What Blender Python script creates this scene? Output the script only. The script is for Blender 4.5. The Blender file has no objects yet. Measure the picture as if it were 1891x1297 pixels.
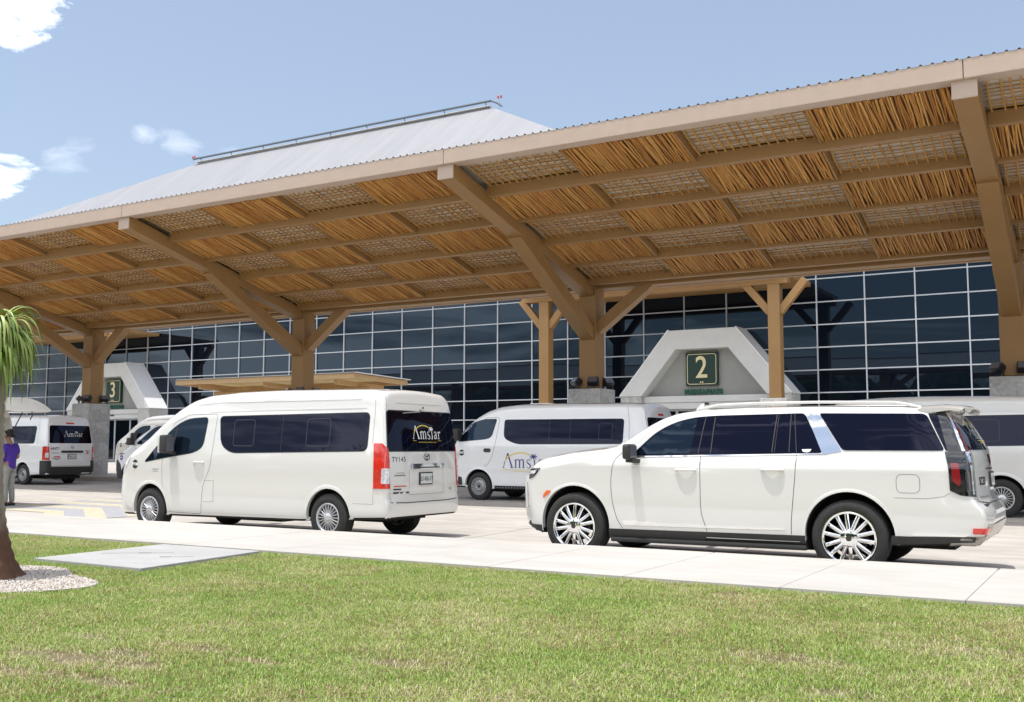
import bpy, bmesh, math, random
import numpy as np
from mathutils import Vector, Matrix
from mathutils.bvhtree import BVHTree
from mathutils.geometry import delaunay_2d_cdt

# ------------------------------------------------------------------ camera, world, sun, exposure
scene = bpy.context.scene
C = scene.collection
R = math.radians
random.seed(7)
rng = np.random.default_rng(7)

cam_data = bpy.data.cameras.new("camera")
cam = bpy.data.objects.new("camera", cam_data)
C.objects.link(cam)
PSI, PIT, ROL, F_PX = 0.53378, 0.09219, 0.00235, 1909.8
fw = Vector((-math.sin(PSI) * math.cos(PIT), math.cos(PSI) * math.cos(PIT), math.sin(PIT)))
r0 = Vector((math.cos(PSI), math.sin(PSI), 0))
u0 = r0.cross(fw)
cr = r0 * math.cos(ROL) + u0 * math.sin(ROL)
cu = u0 * math.cos(ROL) - r0 * math.sin(ROL)
cam.matrix_world = Matrix(((cr.x, cu.x, -fw.x, 0), (cr.y, cu.y, -fw.y, 0), (cr.z, cu.z, -fw.z, 1.4086), (0, 0, 0, 1)))
cam_data.sensor_fit = 'HORIZONTAL'
cam_data.sensor_width = 36
cam_data.lens = 36 * F_PX / 1891
cam_data.clip_start = 0.05
cam_data.clip_end = 9000
scene.camera = cam

SUN = Vector((-0.10, -0.165, 1)).normalized()          # towards the sun
sun_data = bpy.data.lights.new("sun", 'SUN')
sun_data.energy = 3.0
sun_data.angle = R(0.53)
sun_data.color = (1, 0.965, 0.91)
sun = bpy.data.objects.new("sun", sun_data)
C.objects.link(sun)
sun.rotation_euler = SUN.to_track_quat('Z', 'Y').to_euler()

scene.view_settings.view_transform = 'Standard'
scene.view_settings.look = 'None'
scene.view_settings.exposure = 0.4
scene.view_settings.gamma = 1
scene.cycles.max_bounces = 8
scene.cycles.diffuse_bounces = 4
scene.cycles.use_denoising = True

world = bpy.data.worlds.new("World")
scene.world = world
world.use_nodes = True
wn, wl = world.node_tree.nodes, world.node_tree.links
wn.clear()


def pix_dir(px, py):
    d = fw * F_PX + cr * (px - 945.5) - cu * (py - 648.5)
    return d.normalized()


def build_world():
    def n(t, **k):
        x = wn.new(t)
        for a, b in k.items():
            setattr(x, a, b)
        return x

    def mth(op, a, b=None, c=None, clamp=False):
        x = n('ShaderNodeMath', operation=op, use_clamp=clamp)
        for i, v in enumerate((a, b, c)):
            if v is None:
                continue
            if isinstance(v, (int, float)):
                x.inputs[i].default_value = v
            else:
                wl.new(v, x.inputs[i])
        return x.outputs[0]
    sky = n('ShaderNodeTexSky', sky_type='NISHITA', sun_disc=False)
    sky.sun_elevation = math.asin(SUN.z)
    sky.sun_rotation = math.atan2(SUN.x, SUN.y)
    sky.air_density, sky.dust_density, sky.ozone_density = 1.0, 2.5, 1.4
    tc = n('ShaderNodeTexCoord')
    d = tc.outputs['Generated']
    sep = n('ShaderNodeSeparateXYZ')
    wl.new(d, sep.inputs[0])
    # clouds: noise over the dome, flattened towards the horizon
    mp = n('ShaderNodeMapping')
    mp.inputs['Scale'].default_value = (1, 1, 2.3)
    wl.new(d, mp.inputs[0])
    nz = n('ShaderNodeTexNoise')
    nz.inputs['Scale'].default_value = 11
    nz.inputs['Detail'].default_value = 9
    nz.inputs['Roughness'].default_value = 0.58
    nz.inputs['Distortion'].default_value = 0.25
    wl.new(mp.outputs[0], nz.inputs['Vector'])
    nz2 = n('ShaderNodeTexNoise')
    nz2.inputs['Scale'].default_value = 3.2
    nz2.inputs['Detail'].default_value = 5
    wl.new(mp.outputs[0], nz2.inputs['Vector'])
    mpb = n('ShaderNodeMapping')
    mpb.inputs['Scale'].default_value = (1, 1, 6.5)
    wl.new(d, mpb.inputs[0])
    nb1 = n('ShaderNodeTexNoise')
    nb1.inputs['Scale'].default_value = 2.6
    nb1.inputs['Detail'].default_value = 9
    nb1.inputs['Roughness'].default_value = 0.6
    nb1.inputs['Distortion'].default_value = 0.6
    wl.new(mpb.outputs[0], nb1.inputs['Vector'])
    # cloud banks over the half of the sky behind the camera
    back = mth('MULTIPLY_ADD', sep.outputs['Y'], -2.2, 0.05, clamp=True)
    dens_b = mth('MULTIPLY', back, mth('MULTIPLY_ADD', nb1.outputs[0], 9.0, -4.05, clamp=True))
    dens = dens_b
    nf = n('ShaderNodeTexNoise')
    nf.inputs['Scale'].default_value = 26
    nf.inputs['Detail'].default_value = 10
    nf.inputs['Roughness'].default_value = 0.6
    nf.inputs['Distortion'].default_value = 0.4
    wl.new(mp.outputs[0], nf.inputs['Vector'])
    # the few clouds on the left of the view
    for (px, py, rx, amp) in ((10, -6, 2.3, 1.3), (-30, 15, 2.4, 1.3), (2, 322, 1.25, 1.1), (-40, 315, 2.0, 1.2), (330, 258, 1.05, 0.42), (268, 248, 0.65, 0.45),
                              (150, 268, 0.7, 0.36), (118, 296, 0.95, 0.40), (430, 282, 0.6, 0.28)):
        dv = pix_dir(px, py)
        dist = n('ShaderNodeVectorMath', operation='SUBTRACT')
        wl.new(d, dist.inputs[0])
        dist.inputs[1].default_value = dv
        sc = n('ShaderNodeVectorMath', operation='MULTIPLY')
        wl.new(dist.outputs[0], sc.inputs[0])
        sc.inputs[1].default_value = (1, 1, 1.7)
        ln = n('ShaderNodeVectorMath', operation='LENGTH')
        wl.new(sc.outputs[0], ln.inputs[0])
        q = mth('DIVIDE', ln.outputs['Value'], R(rx) * 1.5)
        fall = mth('SUBTRACT', 1.0, mth('MULTIPLY', q, q), clamp=True)
        c = mth('MULTIPLY_ADD', nf.outputs[0], 3.2, mth('MULTIPLY_ADD', fall, 1.05, -1.98))
        c = mth('MULTIPLY', mth('MULTIPLY', c, mth('MULTIPLY', fall, 5.0, clamp=True)), 1.0 * amp, clamp=True)
        c = mth('MULTIPLY', c, min(1.0, amp))
        dens = mth('MAXIMUM', dens, c)
    cl = n('ShaderNodeMixRGB')
    wl.new(nz2.outputs[0], cl.inputs['Fac'])
    cl.inputs['Color1'].default_value = (10.5, 11, 11.8, 1)
    cl.inputs['Color2'].default_value = (14, 14, 13.8, 1)
    mix = n('ShaderNodeMixRGB')
    wl.new(mth('MULTIPLY', dens, 0.95), mix.inputs['Fac'])
    pale = n('ShaderNodeMixRGB')                 # thin high haze over the whole dome
    pale.inputs['Fac'].default_value = 0.2
    wl.new(sky.outputs[0], pale.inputs['Color1'])
    pale.inputs['Color2'].default_value = (4.6, 5.0, 5.3, 1)
    wl.new(pale.outputs[0], mix.inputs['Color1'])
    wl.new(cl.outputs[0], mix.inputs['Color2'])
    bg = n('ShaderNodeBackground')
    bg.inputs['Strength'].default_value = SKY_STRENGTH
    wl.new(mix.outputs[0], bg.inputs['Color'])
    out = n('ShaderNodeOutputWorld')
    wl.new(bg.outputs[0], out.inputs['Surface'])


SKY_STRENGTH = 0.14
build_world()


# ------------------------------------------------------------------ materials
def mat(name, col, rough=0.6, metal=0.0, var=0.0, vscale=4.0, bump=0.0, bscale=60.0, coat=0.0, ior=1.5, island=None, col2=None, detail=4,
        emit=None, stretch=None, fine=0.0, coatrough=0.03, transmission=0.0, tint=None, coatior=1.5):
    m = bpy.data.materials.new(name)
    m.use_nodes = True
    nt = m.node_tree
    b = nt.nodes['Principled BSDF']
    b.inputs['Roughness'].default_value = rough
    b.inputs['Metallic'].default_value = metal
    b.inputs['IOR'].default_value = ior
    b.inputs['Base Color'].default_value = (*col, 1)
    if coat:
        b.inputs['Coat Weight'].default_value = coat
        b.inputs['Coat Roughness'].default_value = coatrough
        b.inputs['Coat IOR'].default_value = coatior
    if tint:
        b.inputs['Specular Tint'].default_value = (*tint, 1)
    if transmission:
        b.inputs['Transmission Weight'].default_value = transmission
    tc = nt.nodes.new('ShaderNodeTexCoord')
    src = tc.outputs['Object']
    if stretch:
        mp = nt.nodes.new('ShaderNodeMapping')
        mp.inputs['Scale'].default_value = stretch
        nt.links.new(src, mp.inputs[0])
        src = mp.outputs[0]
    last = None
    if var or col2:
        nz = nt.nodes.new('ShaderNodeTexNoise')
        nz.inputs['Scale'].default_value = vscale
        nz.inputs['Detail'].default_value = detail
        nz.inputs['Roughness'].default_value = 0.62
        nt.links.new(src, nz.inputs['Vector'])
        rp = nt.nodes.new('ShaderNodeValToRGB')
        c2 = col2 or tuple(min(1, c * (1 + var)) for c in col)
        c1 = col if col2 else tuple(c * (1 - var) for c in col)
        rp.color_ramp.elements[0].position = 0.32
        rp.color_ramp.elements[1].position = 0.68
        rp.color_ramp.elements[0].color = (*c1, 1)
        rp.color_ramp.elements[1].color = (*c2, 1)
        nt.links.new(nz.outputs[0], rp.inputs[0])
        last = rp.outputs[0]
    if island:
        g = nt.nodes.new('ShaderNodeNewGeometry')
        rp2 = nt.nodes.new('ShaderNodeValToRGB')
        els = rp2.color_ramp.elements
        for i, c in enumerate(island):
            e = els[i] if i < 2 else els.new(i / (len(island) - 1))
            e.position = i / (len(island) - 1)
            e.color = (*c, 1)
        els[1].position = 1 / (len(island) - 1)
        nt.links.new(g.outputs['Random Per Island'], rp2.inputs[0])
        if last is not None:
            mx = nt.nodes.new('ShaderNodeMixRGB')
            mx.blend_type = 'MULTIPLY'
            mx.inputs[0].default_value = 1
            nt.links.new(rp2.outputs[0], mx.inputs[1])
            nt.links.new(last, mx.inputs[2])
            last = mx.outputs[0]
        else:
            last = rp2.outputs[0]
    if fine:
        nz3 = nt.nodes.new('ShaderNodeTexNoise')
        nz3.inputs['Scale'].default_value = 90
        nz3.inputs['Detail'].default_value = 3
        nt.links.new(src, nz3.inputs['Vector'])
        mr = nt.nodes.new('ShaderNodeMapRange')
        mr.inputs[1].default_value, mr.inputs[2].default_value = 0.3, 0.7
        mr.inputs[3].default_value, mr.inputs[4].default_value = 1 - fine, 1 + fine
        nt.links.new(nz3.outputs[0], mr.inputs[0])
        mx = nt.nodes.new('ShaderNodeMixRGB')
        mx.blend_type = 'MULTIPLY'
        mx.inputs[0].default_value = 1
        if last is not None:
            nt.links.new(last, mx.inputs[1])
        else:
            mx.inputs[1].default_value = (*col, 1)
        nt.links.new(mr.outputs[0], mx.inputs[2])
        last = mx.outputs[0]
    if last is not None:
        nt.links.new(last, b.inputs['Base Color'])
    if bump:
        nb = nt.nodes.new('ShaderNodeTexNoise')
        nb.inputs['Scale'].default_value = bscale
        nb.inputs['Detail'].default_value = 5
        nt.links.new(src, nb.inputs['Vector'])
        bp = nt.nodes.new('ShaderNodeBump')
        bp.inputs['Strength'].default_value = bump
        bp.inputs['Distance'].default_value = 0.02
        nt.links.new(nb.outputs[0], bp.inputs['Height'])
        nt.links.new(bp.outputs[0], b.inputs['Normal'])
    if emit:
        b.inputs['Emission Color'].default_value = (*emit[0], 1)
        b.inputs['Emission Strength'].default_value = emit[1]
    return m


M = {}
M['steel'] = mat('tan_steel_paint', (0.32, 0.178, 0.064), 0.55, var=0.06, vscale=1.3, bump=0.04, bscale=30)
M['cap'] = mat('beige_cap_paint', (0.52, 0.40, 0.32), 0.5, var=0.04)
M['stick'] = mat('peeled_sticks', (1, 1, 1), 0.8, island=[(0.62, 0.28, 0.058), (0.78, 0.41, 0.10), (0.30, 0.11, 0.028), (0.68, 0.32, 0.07), (0.82, 0.49, 0.16), (0.46, 0.175, 0.04)],
                 var=0.3, vscale=9, stretch=(6, 0.6, 6), bump=0.2, bscale=40)
M['lath'] = mat('lattice_sticks', (1, 1, 1), 0.8, island=[(0.52, 0.25, 0.06), (0.62, 0.36, 0.11), (0.36, 0.17, 0.05)], var=0.25, vscale=7)
M['sheet'] = mat('pale_roof_underside', (0.78, 0.76, 0.70), 0.6, var=0.05)
M['darkgap'] = mat('dark_backing', (0.13, 0.06, 0.025), 0.9)
M['roofrib'] = mat('corrugated_sheet', (0.55, 0.53, 0.5), 0.4, metal=0.3)
M['bigroof'] = mat('grey_roof_sheet', (0.30, 0.30, 0.315), 0.5, metal=0.0, var=0.07, vscale=1.1, stretch=(1, 0.12, 0.12), bump=0.25, bscale=1.2)
M['ridge'] = mat('ridge_cap_metal', (0.16, 0.19, 0.22), 0.4, metal=0.5)
M['glass'] = mat('tinted_facade_glass', (0.003, 0.005, 0.010), 0.012, ior=1.5, tint=(0.52, 0.74, 0.96))
M['mull'] = mat('aluminium_mullion', (0.44, 0.46, 0.49), 0.4, var=0.03)
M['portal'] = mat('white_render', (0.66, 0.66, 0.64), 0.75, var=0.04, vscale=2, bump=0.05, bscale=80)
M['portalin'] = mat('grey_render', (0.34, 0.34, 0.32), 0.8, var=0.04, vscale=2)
M['sunedge_flashing'] = mat('sunlit_edge_and_flashing_white', (0.8, 0.8, 0.8), 0.4)  # white of the ridge flashing, and sunlight painted on the portal edges
M['signgreen'] = mat('dark_green_sign', (0.005, 0.033, 0.02), 0.45)
M['signcream'] = mat('cream_lettering', (0.78, 0.68, 0.40), 0.5)
M['lettergreen'] = mat('green_letters', (0.02, 0.13, 0.085), 0.5)
M['yellowsign'] = mat('yellow_sign_panel', (0.62, 0.56, 0.14), 0.5)
M['black'] = mat('black_plastic', (0.012, 0.012, 0.013), 0.5)
M['blackhard'] = mat('black_housing', (0.02, 0.02, 0.025), 0.4, var=0.1)
M['lens'] = mat('lamp_lens', (0.12, 0.12, 0.14), 0.08)
M['tanwood'] = mat('tan_shelter_beam', (0.55, 0.36, 0.18), 0.55, var=0.06)
M['interior'] = mat('dark_interior', (0.02, 0.02, 0.02), 0.9)


def stone_mat():
    m = mat('limestone_cladding', (0.40, 0.39, 0.37), 0.85, bump=0.3, bscale=25)
    nt = m.node_tree
    b = nt.nodes['Principled BSDF']
    tc = nt.nodes.new('ShaderNodeTexCoord')
    vo = nt.nodes.new('ShaderNodeTexVoronoi')
    vo.feature = 'DISTANCE_TO_EDGE'
    vo.inputs['Scale'].default_value = 2.6
    vc = nt.nodes.new('ShaderNodeTexVoronoi')
    vc.inputs['Scale'].default_value = 2.6
    nt.links.new(tc.outputs['Object'], vo.inputs['Vector'])
    nt.links.new(tc.outputs['Object'], vc.inputs['Vector'])
    cr_ = nt.nodes.new('ShaderNodeValToRGB')
    cr_.color_ramp.elements[0].color = (0.42, 0.405, 0.385, 1)
    cr_.color_ramp.elements[1].color = (0.56, 0.55, 0.53, 1)
    sp = nt.nodes.new('ShaderNodeSeparateColor')
    nt.links.new(vc.outputs['Color'], sp.inputs[0])
    nt.links.new(sp.outputs[0], cr_.inputs[0])
    lt = nt.nodes.new('ShaderNodeMapRange')
    lt.inputs[1].default_value, lt.inputs[2].default_value = 0.0, 0.016
    lt.inputs[3].default_value, lt.inputs[4].default_value = 0.68, 1
    nt.links.new(vo.outputs['Distance'], lt.inputs[0])
    nz = nt.nodes.new('ShaderNodeTexNoise')
    nz.inputs['Scale'].default_value = 14
    nz.inputs['Detail'].default_value = 6
    nt.links.new(tc.outputs['Object'], nz.inputs['Vector'])
    mr = nt.nodes.new('ShaderNodeMapRange')
    mr.inputs[1].default_value, mr.inputs[2].default_value = 0.3, 0.7
    mr.inputs[3].default_value, mr.inputs[4].default_value = 0.82, 1.15
    nt.links.new(nz.outputs[0], mr.inputs[0])
    m1 = nt.nodes.new('ShaderNodeMixRGB')
    m1.blend_type = 'MULTIPLY'
    m1.inputs[0].default_value = 1
    nt.links.new(cr_.outputs[0], m1.inputs[1])
    nt.links.new(lt.outputs[0], m1.inputs[2])
    m2 = nt.nodes.new('ShaderNodeMixRGB')
    m2.blend_type = 'MULTIPLY'
    m2.inputs[0].default_value = 1
    nt.links.new(m1.outputs[0], m2.inputs[1])
    nt.links.new(mr.outputs[0], m2.inputs[2])
    nt.links.new(m2.outputs[0], b.inputs['Base Color'])
    return m


M['stone'] = stone_mat()


# ------------------------------------------------------------------ mesh helpers
class MB:
    """collects shapes and links them as ONE mesh object"""

    def __init__(s):
        s.v, s.f, s.mi = [], [], []
        s.cur = 0

    def add(s, vs, fs):
        o = len(s.v)
        s.v.extend([tuple(p) for p in vs])
        s.f.extend([tuple(o + i for i in f) for f in fs])
        s.mi.extend([s.cur] * len(fs))
        return s

    def box(s, x0, x1, y0, y1, z0, z1):
        vs = [(x, y, z) for z in (z0, z1) for y in (y0, y1) for x in (x0, x1)]
        return s.add(vs, [(0, 2, 3, 1), (4, 5, 7, 6), (0, 1, 5, 4), (2, 6, 7, 3), (0, 4, 6, 2), (1, 3, 7, 5)])

    def bar(s, p, q, w, h, up=(0, 0, 1)):
        p, q = Vector(p), Vector(q)
        d = (q - p).normalized()
        side = d.cross(Vector(up)).normalized()
        u = side.cross(d).normalized()
        vs = []
        for e in (p, q):
            for a, b in ((-1, -1), (1, -1), (1, 1), (-1, 1)):
                vs.append(e + side * (a * w / 2) + u * (b * h / 2))
        return s.add(vs, [(0, 3, 2, 1), (4, 5, 6, 7), (0, 1, 5, 4), (1, 2, 6, 5), (2, 3, 7, 6), (3, 0, 4, 7)])

    def tube(s, pts, rad, n=8, cap=True):
        pts = [Vector(p) for p in pts]
        if isinstance(rad, (int, float)):
            rad = [rad] * len(pts)
        vs, fs = [], []
        ref = None
        for i, p in enumerate(pts):
            d = (pts[min(i + 1, len(pts) - 1)] - pts[max(i - 1, 0)]).normalized()
            if ref is None:
                ref = d.orthogonal().normalized()
            ref = (ref - d * ref.dot(d)).normalized()
            b = d.cross(ref)
            for k in range(n):
                a = 2 * math.pi * k / n
                vs.append(p + (ref * math.cos(a) + b * math.sin(a)) * rad[i])
        for i in range(len(pts) - 1):
            for k in range(n):
                fs.append((i * n + k, i * n + (k + 1) % n, (i + 1) * n + (k + 1) % n, (i + 1) * n + k))
        if cap:
            fs.append(tuple(range(n - 1, -1, -1)))
            fs.append(tuple(range((len(pts) - 1) * n, len(pts) * n)))
        return s.add(vs, fs)

    def lathe(s, prof, n=32, axis='z', c=(0, 0, 0), closed=False):
        """prof: (radius, height) pairs"""
        vs, fs = [], []
        c = Vector(c)
        for (r, h) in prof:
            for k in range(n):
                a = 2 * math.pi * k / n
                x, y = r * math.cos(a), r * math.sin(a)
                vs.append(c + (Vector((x, y, h)) if axis == 'z' else Vector((x, h, y))))
        m = len(prof)
        for i in range(m - 1 + (1 if closed else 0)):
            j = (i + 1) % m
            for k in range(n):
                q = (i * n + k, i * n + (k + 1) % n, j * n + (k + 1) % n, j * n + k)
                fs.append(q if axis == 'z' else q[::-1])
        return s.add(vs, fs)

    def prism(s, poly, h0, h1, plane='xy'):
        """poly (2D, counter-clockwise) pushed from h0 to h1 along the third axis"""
        def P(a, b, h):
            return (a, b, h) if plane == 'xy' else ((a, h, b) if plane == 'xz' else (h, a, b))
        n = len(poly)
        vs = [P(a, b, h0) for a, b in poly] + [P(a, b, h1) for a, b in poly]
        fs = [tuple(range(n - 1, -1, -1)), tuple(range(n, 2 * n))]
        fs += [(i, (i + 1) % n, n + (i + 1) % n, n + i) for i in range(n)]
        return s.add(vs, fs)

    def build(s, name, m, parent=None, smooth=None, bevel=0.0, loc=None):
        me = bpy.data.meshes.new(name)
        me.from_pydata(s.v, [], s.f)
        ms = m if isinstance(m, (list, tuple)) else [m]
        for x in ms:
            me.materials.append(x)
        if len(ms) > 1:
            me.polygons.foreach_set('material_index', s.mi)
        bm = bmesh.new()
        bm.from_mesh(me)
        bmesh.ops.recalc_face_normals(bm, faces=bm.faces)
        if bevel:
            es = [e for e in bm.edges if len(e.link_faces) == 2 and e.calc_face_angle(0) > 0.6]
            bmesh.ops.bevel(bm, geom=es, offset=bevel, segments=2, affect='EDGES', profile=0.6)
        bm.to_mesh(me)
        bm.free()
        o = bpy.data.objects.new(name, me)
        C.objects.link(o)
        if smooth is not None:
            me.polygons.foreach_set('use_smooth', [True] * len(me.polygons))
            me.set_sharp_from_angle(angle=R(smooth))
        if parent:
            o.parent = parent
        if loc:
            o.location = loc
        return o


def np_mesh(name, verts, loops, starts, totals, m, parent=None):
    me = bpy.data.meshes.new(name)
    me.vertices.add(len(verts))
    me.vertices.foreach_set('co', np.asarray(verts, np.float32).ravel())
    me.loops.add(len(loops))
    me.loops.foreach_set('vertex_index', np.asarray(loops, np.int32))
    me.polygons.add(len(starts))
    me.polygons.foreach_set('loop_start', np.asarray(starts, np.int32))
    me.update(calc_edges=True)
    me.validate()
    me.materials.append(m)
    o = bpy.data.objects.new(name, me)
    C.objects.link(o)
    if parent:
        o.parent = parent
    return o


def tag(o, label, cat, group=None, kind=None):
    o['label'] = label
    o['category'] = cat
    if group:
        o['group'] = group
    if kind:
        o['kind'] = kind
    return o


def struct(o):
    o['kind'] = 'structure'
    return o


def thing(name, label, cat, loc=(0, 0, 0), group=None, rz=0.0):
    o = bpy.data.objects.new(name, None)
    o.empty_display_size = 0.3
    C.objects.link(o)
    o.location = loc
    o.rotation_euler.z = rz
    return tag(o, label, cat, group)


def copy_tree(o, parent=None):
    c = o.copy()
    C.objects.link(c)
    c.parent = parent
    for ch in list(o.children):
        copy_tree(ch, c)
    return c


def text_mesh(txt, size=1.0, depth=0.0, align='CENTER', spacing=1.0, bold=0.0):
    cu_ = bpy.data.curves.new('lettering', 'FONT')
    cu_.body = txt
    cu_.size = size
    cu_.extrude = depth
    cu_.offset = bold
    cu_.align_x = align
    cu_.align_y = 'CENTER'
    cu_.space_character = spacing
    o = bpy.data.objects.new('lettering', cu_)
    C.objects.link(o)
    dg = bpy.context.evaluated_depsgraph_get()
    me = bpy.data.meshes.new_from_object(o.evaluated_get(dg))
    vs = [tuple(v.co) for v in me.vertices]
    fs = [tuple(p.vertices) for p in me.polygons]
    bpy.data.objects.remove(o)
    bpy.data.curves.remove(cu_)
    bpy.data.meshes.remove(me)
    return vs, fs
# ------------------------------------------------------------------ ground, road, pavements
def concrete(name, c, var, joints=None, stain=0.12, bump=0.08):
    m = mat(name, c, 0.8, var=var, vscale=0.35, detail=8, fine=0.05, bump=bump, bscale=120)
    nt = m.node_tree
    b = nt.nodes['Principled BSDF']
    src = b.inputs['Base Color'].links[0].from_socket
    tc = nt.nodes.new('ShaderNodeTexCoord')
    nz = nt.nodes.new('ShaderNodeTexNoise')
    nz.inputs['Scale'].default_value = 2.2
    nz.inputs['Detail'].default_value = 10
    nz.inputs['Roughness'].default_value = 0.7
    mp = nt.nodes.new('ShaderNodeMapping')
    mp.inputs['Scale'].default_value = (0.35, 1, 1)
    nt.links.new(tc.outputs['Object'], mp.inputs[0])
    nt.links.new(mp.outputs[0], nz.inputs['Vector'])
    mr = nt.nodes.new('ShaderNodeMapRange')
    mr.inputs[1].default_value, mr.inputs[2].default_value = 0.42, 0.62
    mr.inputs[3].default_value, mr.inputs[4].default_value = 1 - stain, 1.0
    nt.links.new(nz.outputs[0], mr.inputs[0])
    mx = nt.nodes.new('ShaderNodeMixRGB')
    mx.blend_type = 'MULTIPLY'
    mx.inputs[0].default_value = 1
    nt.links.new(src, mx.inputs[1])
    nt.links.new(mr.outputs[0], mx.inputs[2])
    nt.links.new(mx.outputs[0], b.inputs['Base Color'])
    return m


M['walk'] = concrete('pavement_concrete', (0.49, 0.465, 0.425), 0.05)
M['road'] = concrete('road_concrete', (0.51, 0.482, 0.44), 0.06, stain=0.2)
M['slab'] = concrete('slab_concrete', (0.43, 0.425, 0.415), 0.04)
M['joint'] = mat('joint_dirt', (0.20, 0.17, 0.14), 0.9, var=0.2)
M['soil'] = mat('lawn_soil', (0.10, 0.11, 0.035), 0.95, col2=(0.17, 0.13, 0.07), vscale=3, bump=0.4)
M['earth'] = mat('earth', (0.12, 0.13, 0.05), 0.95, col2=(0.2, 0.17, 0.1), vscale=0.02)

WALK_Z, CURB_D, GRASS_D = 0.20, 11.6, 9.05

struct(MB().add([(-4000, -4000, -0.08), (4000, -4000, -0.08), (4000, 4000, -0.08), (-4000, 4000, -0.08)], [(0, 1, 2, 3)]).build('ground', M['earth']))


def road_z(D):
    return float(np.interp(D, [11.6, 14, 21, 24.55], [0, 0.0, 0.115, 0.15]))


g = MB()
Ds = [11.3, 13, 14, 15, 17, 19, 21, 23, 24.7]
vs = [(x, D, road_z(D)) for D in Ds for x in (-170, 120)]
g.add(vs, [(2 * i, 2 * i + 1, 2 * i + 3, 2 * i + 2) for i in range(len(Ds) - 1)])
struct(g.build('road', M['road']))
# faint sawn joints of the concrete road
g = MB()
for i in range(-40, 30):
    x = -0.4 + 4.2 * i
    for a, b in zip(Ds[:-1], Ds[1:]):
        g.add([(x - .006, a, road_z(a) + .004), (x + .006, a, road_z(a) + .004), (x + .006, b, road_z(b) + .004), (x - .006, b, road_z(b) + .004)], [(0, 1, 2, 3)])
for D in (15.4, 19.1, 22.6):
    g.add([(-170, D - .006, road_z(D) + .004), (120, D - .006, road_z(D) + .004), (120, D + .006, road_z(D) + .004), (-170, D + .006, road_z(D) + .004)], [(0, 1, 2, 3)])
struct(g.build('road_joints', M['joint']))

# near pavement: cast slabs with open joints, then the kerb
g = MB()
x = -1.15 - 1.492 * 34
while x < 24:
    g.box(x + .003, x + 1.492 - .003, GRASS_D, CURB_D - .21, 0.0, WALK_Z + rng.uniform(-.0015, .0015))
    x += 1.492
struct(g.build('pavement', M['walk'], bevel=0.004))
g = MB()
x = -1.15 - 1.492 * 34
while x < 24:
    g.box(x + .003, x + 2 * 1.492 - .003, CURB_D - .204, CURB_D, -0.05, WALK_Z + .002)
    x += 2 * 1.492
struct(g.build('kerb', M['walk'], bevel=0.018))
struct(MB().box(-55, 26, GRASS_D + .02, CURB_D - .02, -0.06, WALK_Z - .03).build('pavement_bed', M['joint']))

# far pavement and drop-off apron between the canopy and the terminal
g = MB()
vs = [(x, D, z) for D, z in ((24.55, 0.10), (24.55, 0.30), (30, 0.36), (60, 0.45)) for x in (-170, 120)]
g.add(vs, [(0, 1, 3, 2), (2, 3, 5, 4), (4, 5, 7, 6)])
struct(g.build('terminal_pavement', M['road']))


def apron_z(D):
    return float(np.interp(D, [24.55, 30, 60], [0.30, 0.36, 0.45]))


# ------------------------------------------------------------------ the entrance canopy
XK = lambda k: -2.06 - 10.515 * k
KS = list(range(-2, 7))
SL = 0.2515
ANG = math.atan(SL)


def top_z(D):          # upper edge of the sloping rafters
    return 7.60 - SL * (D - 18.45)


canopy = thing('entrance_canopy', 'long tan steel canopy with stick and lattice ceiling over the vans', 'canopy', (-12.57, 25.6, 0.3))


def part(mb, name, m, parent=canopy, **k):
    o = mb.build(name, m, parent, **k)
    o.location = -Vector(parent.location)
    return o


for k in KS:
    X = XK(k)
    part(MB().box(X - .26, X + .26, 25.34, 25.86, 3.0, 6.2), 'column', M['steel'], bevel=0.02)
    b = MB()
    b.bar((X, 18.42, top_z(18.42) - .17), (X, 25.52, top_z(25.52) - .17), .40, .335)
    part(b, 'rafter', M['steel'], bevel=0.02)
    b = MB()
    b.bar((X, 21.45, 6.60), (X, 25.50, 4.42), .398, .33)
    part(b, 'brace', M['steel'], bevel=0.018)
    for s in (1,):
        b = MB()
        b.bar((X + s * .2, 25.6, 4.62), (X + s * 1.85, 25.6, 5.86), .30, .34, up=(0, 1, 0))
        part(b, 'knee_brace', M['steel'], bevel=0.015)
    # square end plate of the rafter
    b = MB().box(X - .205, X + .205, 18.375, 18.415, top_z(18.42) - .36, top_z(18.42) - .005)
    o = part(b, 'end_plate', M['cap'], bevel=0.012)

for k in KS[:-1]:
    xa, xb = XK(k + 1), XK(k)
    part(MB().box(xa + .006, xb - .006, 18.30, 18.64, 7.56, 7.895), 'fascia', M['cap'], bevel=0.012)
    part(MB().box(xa + .262, xb - .262, 25.38, 25.80, 5.72, 6.03), 'edge_beam', M['steel'], bevel=0.015)
PURL = [19.86, 21.20, 22.54, 23.88, 25.12]
for D in PURL:
    for k in KS[:-1]:
        xa, xb = XK(k + 1), XK(k)
        z = top_z(D)
        part(MB().box(xa + .202, xb - .202, D - .085, D + .085, z - .13, z + .14), 'purlin', M['steel'], bevel=0.01)

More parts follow.
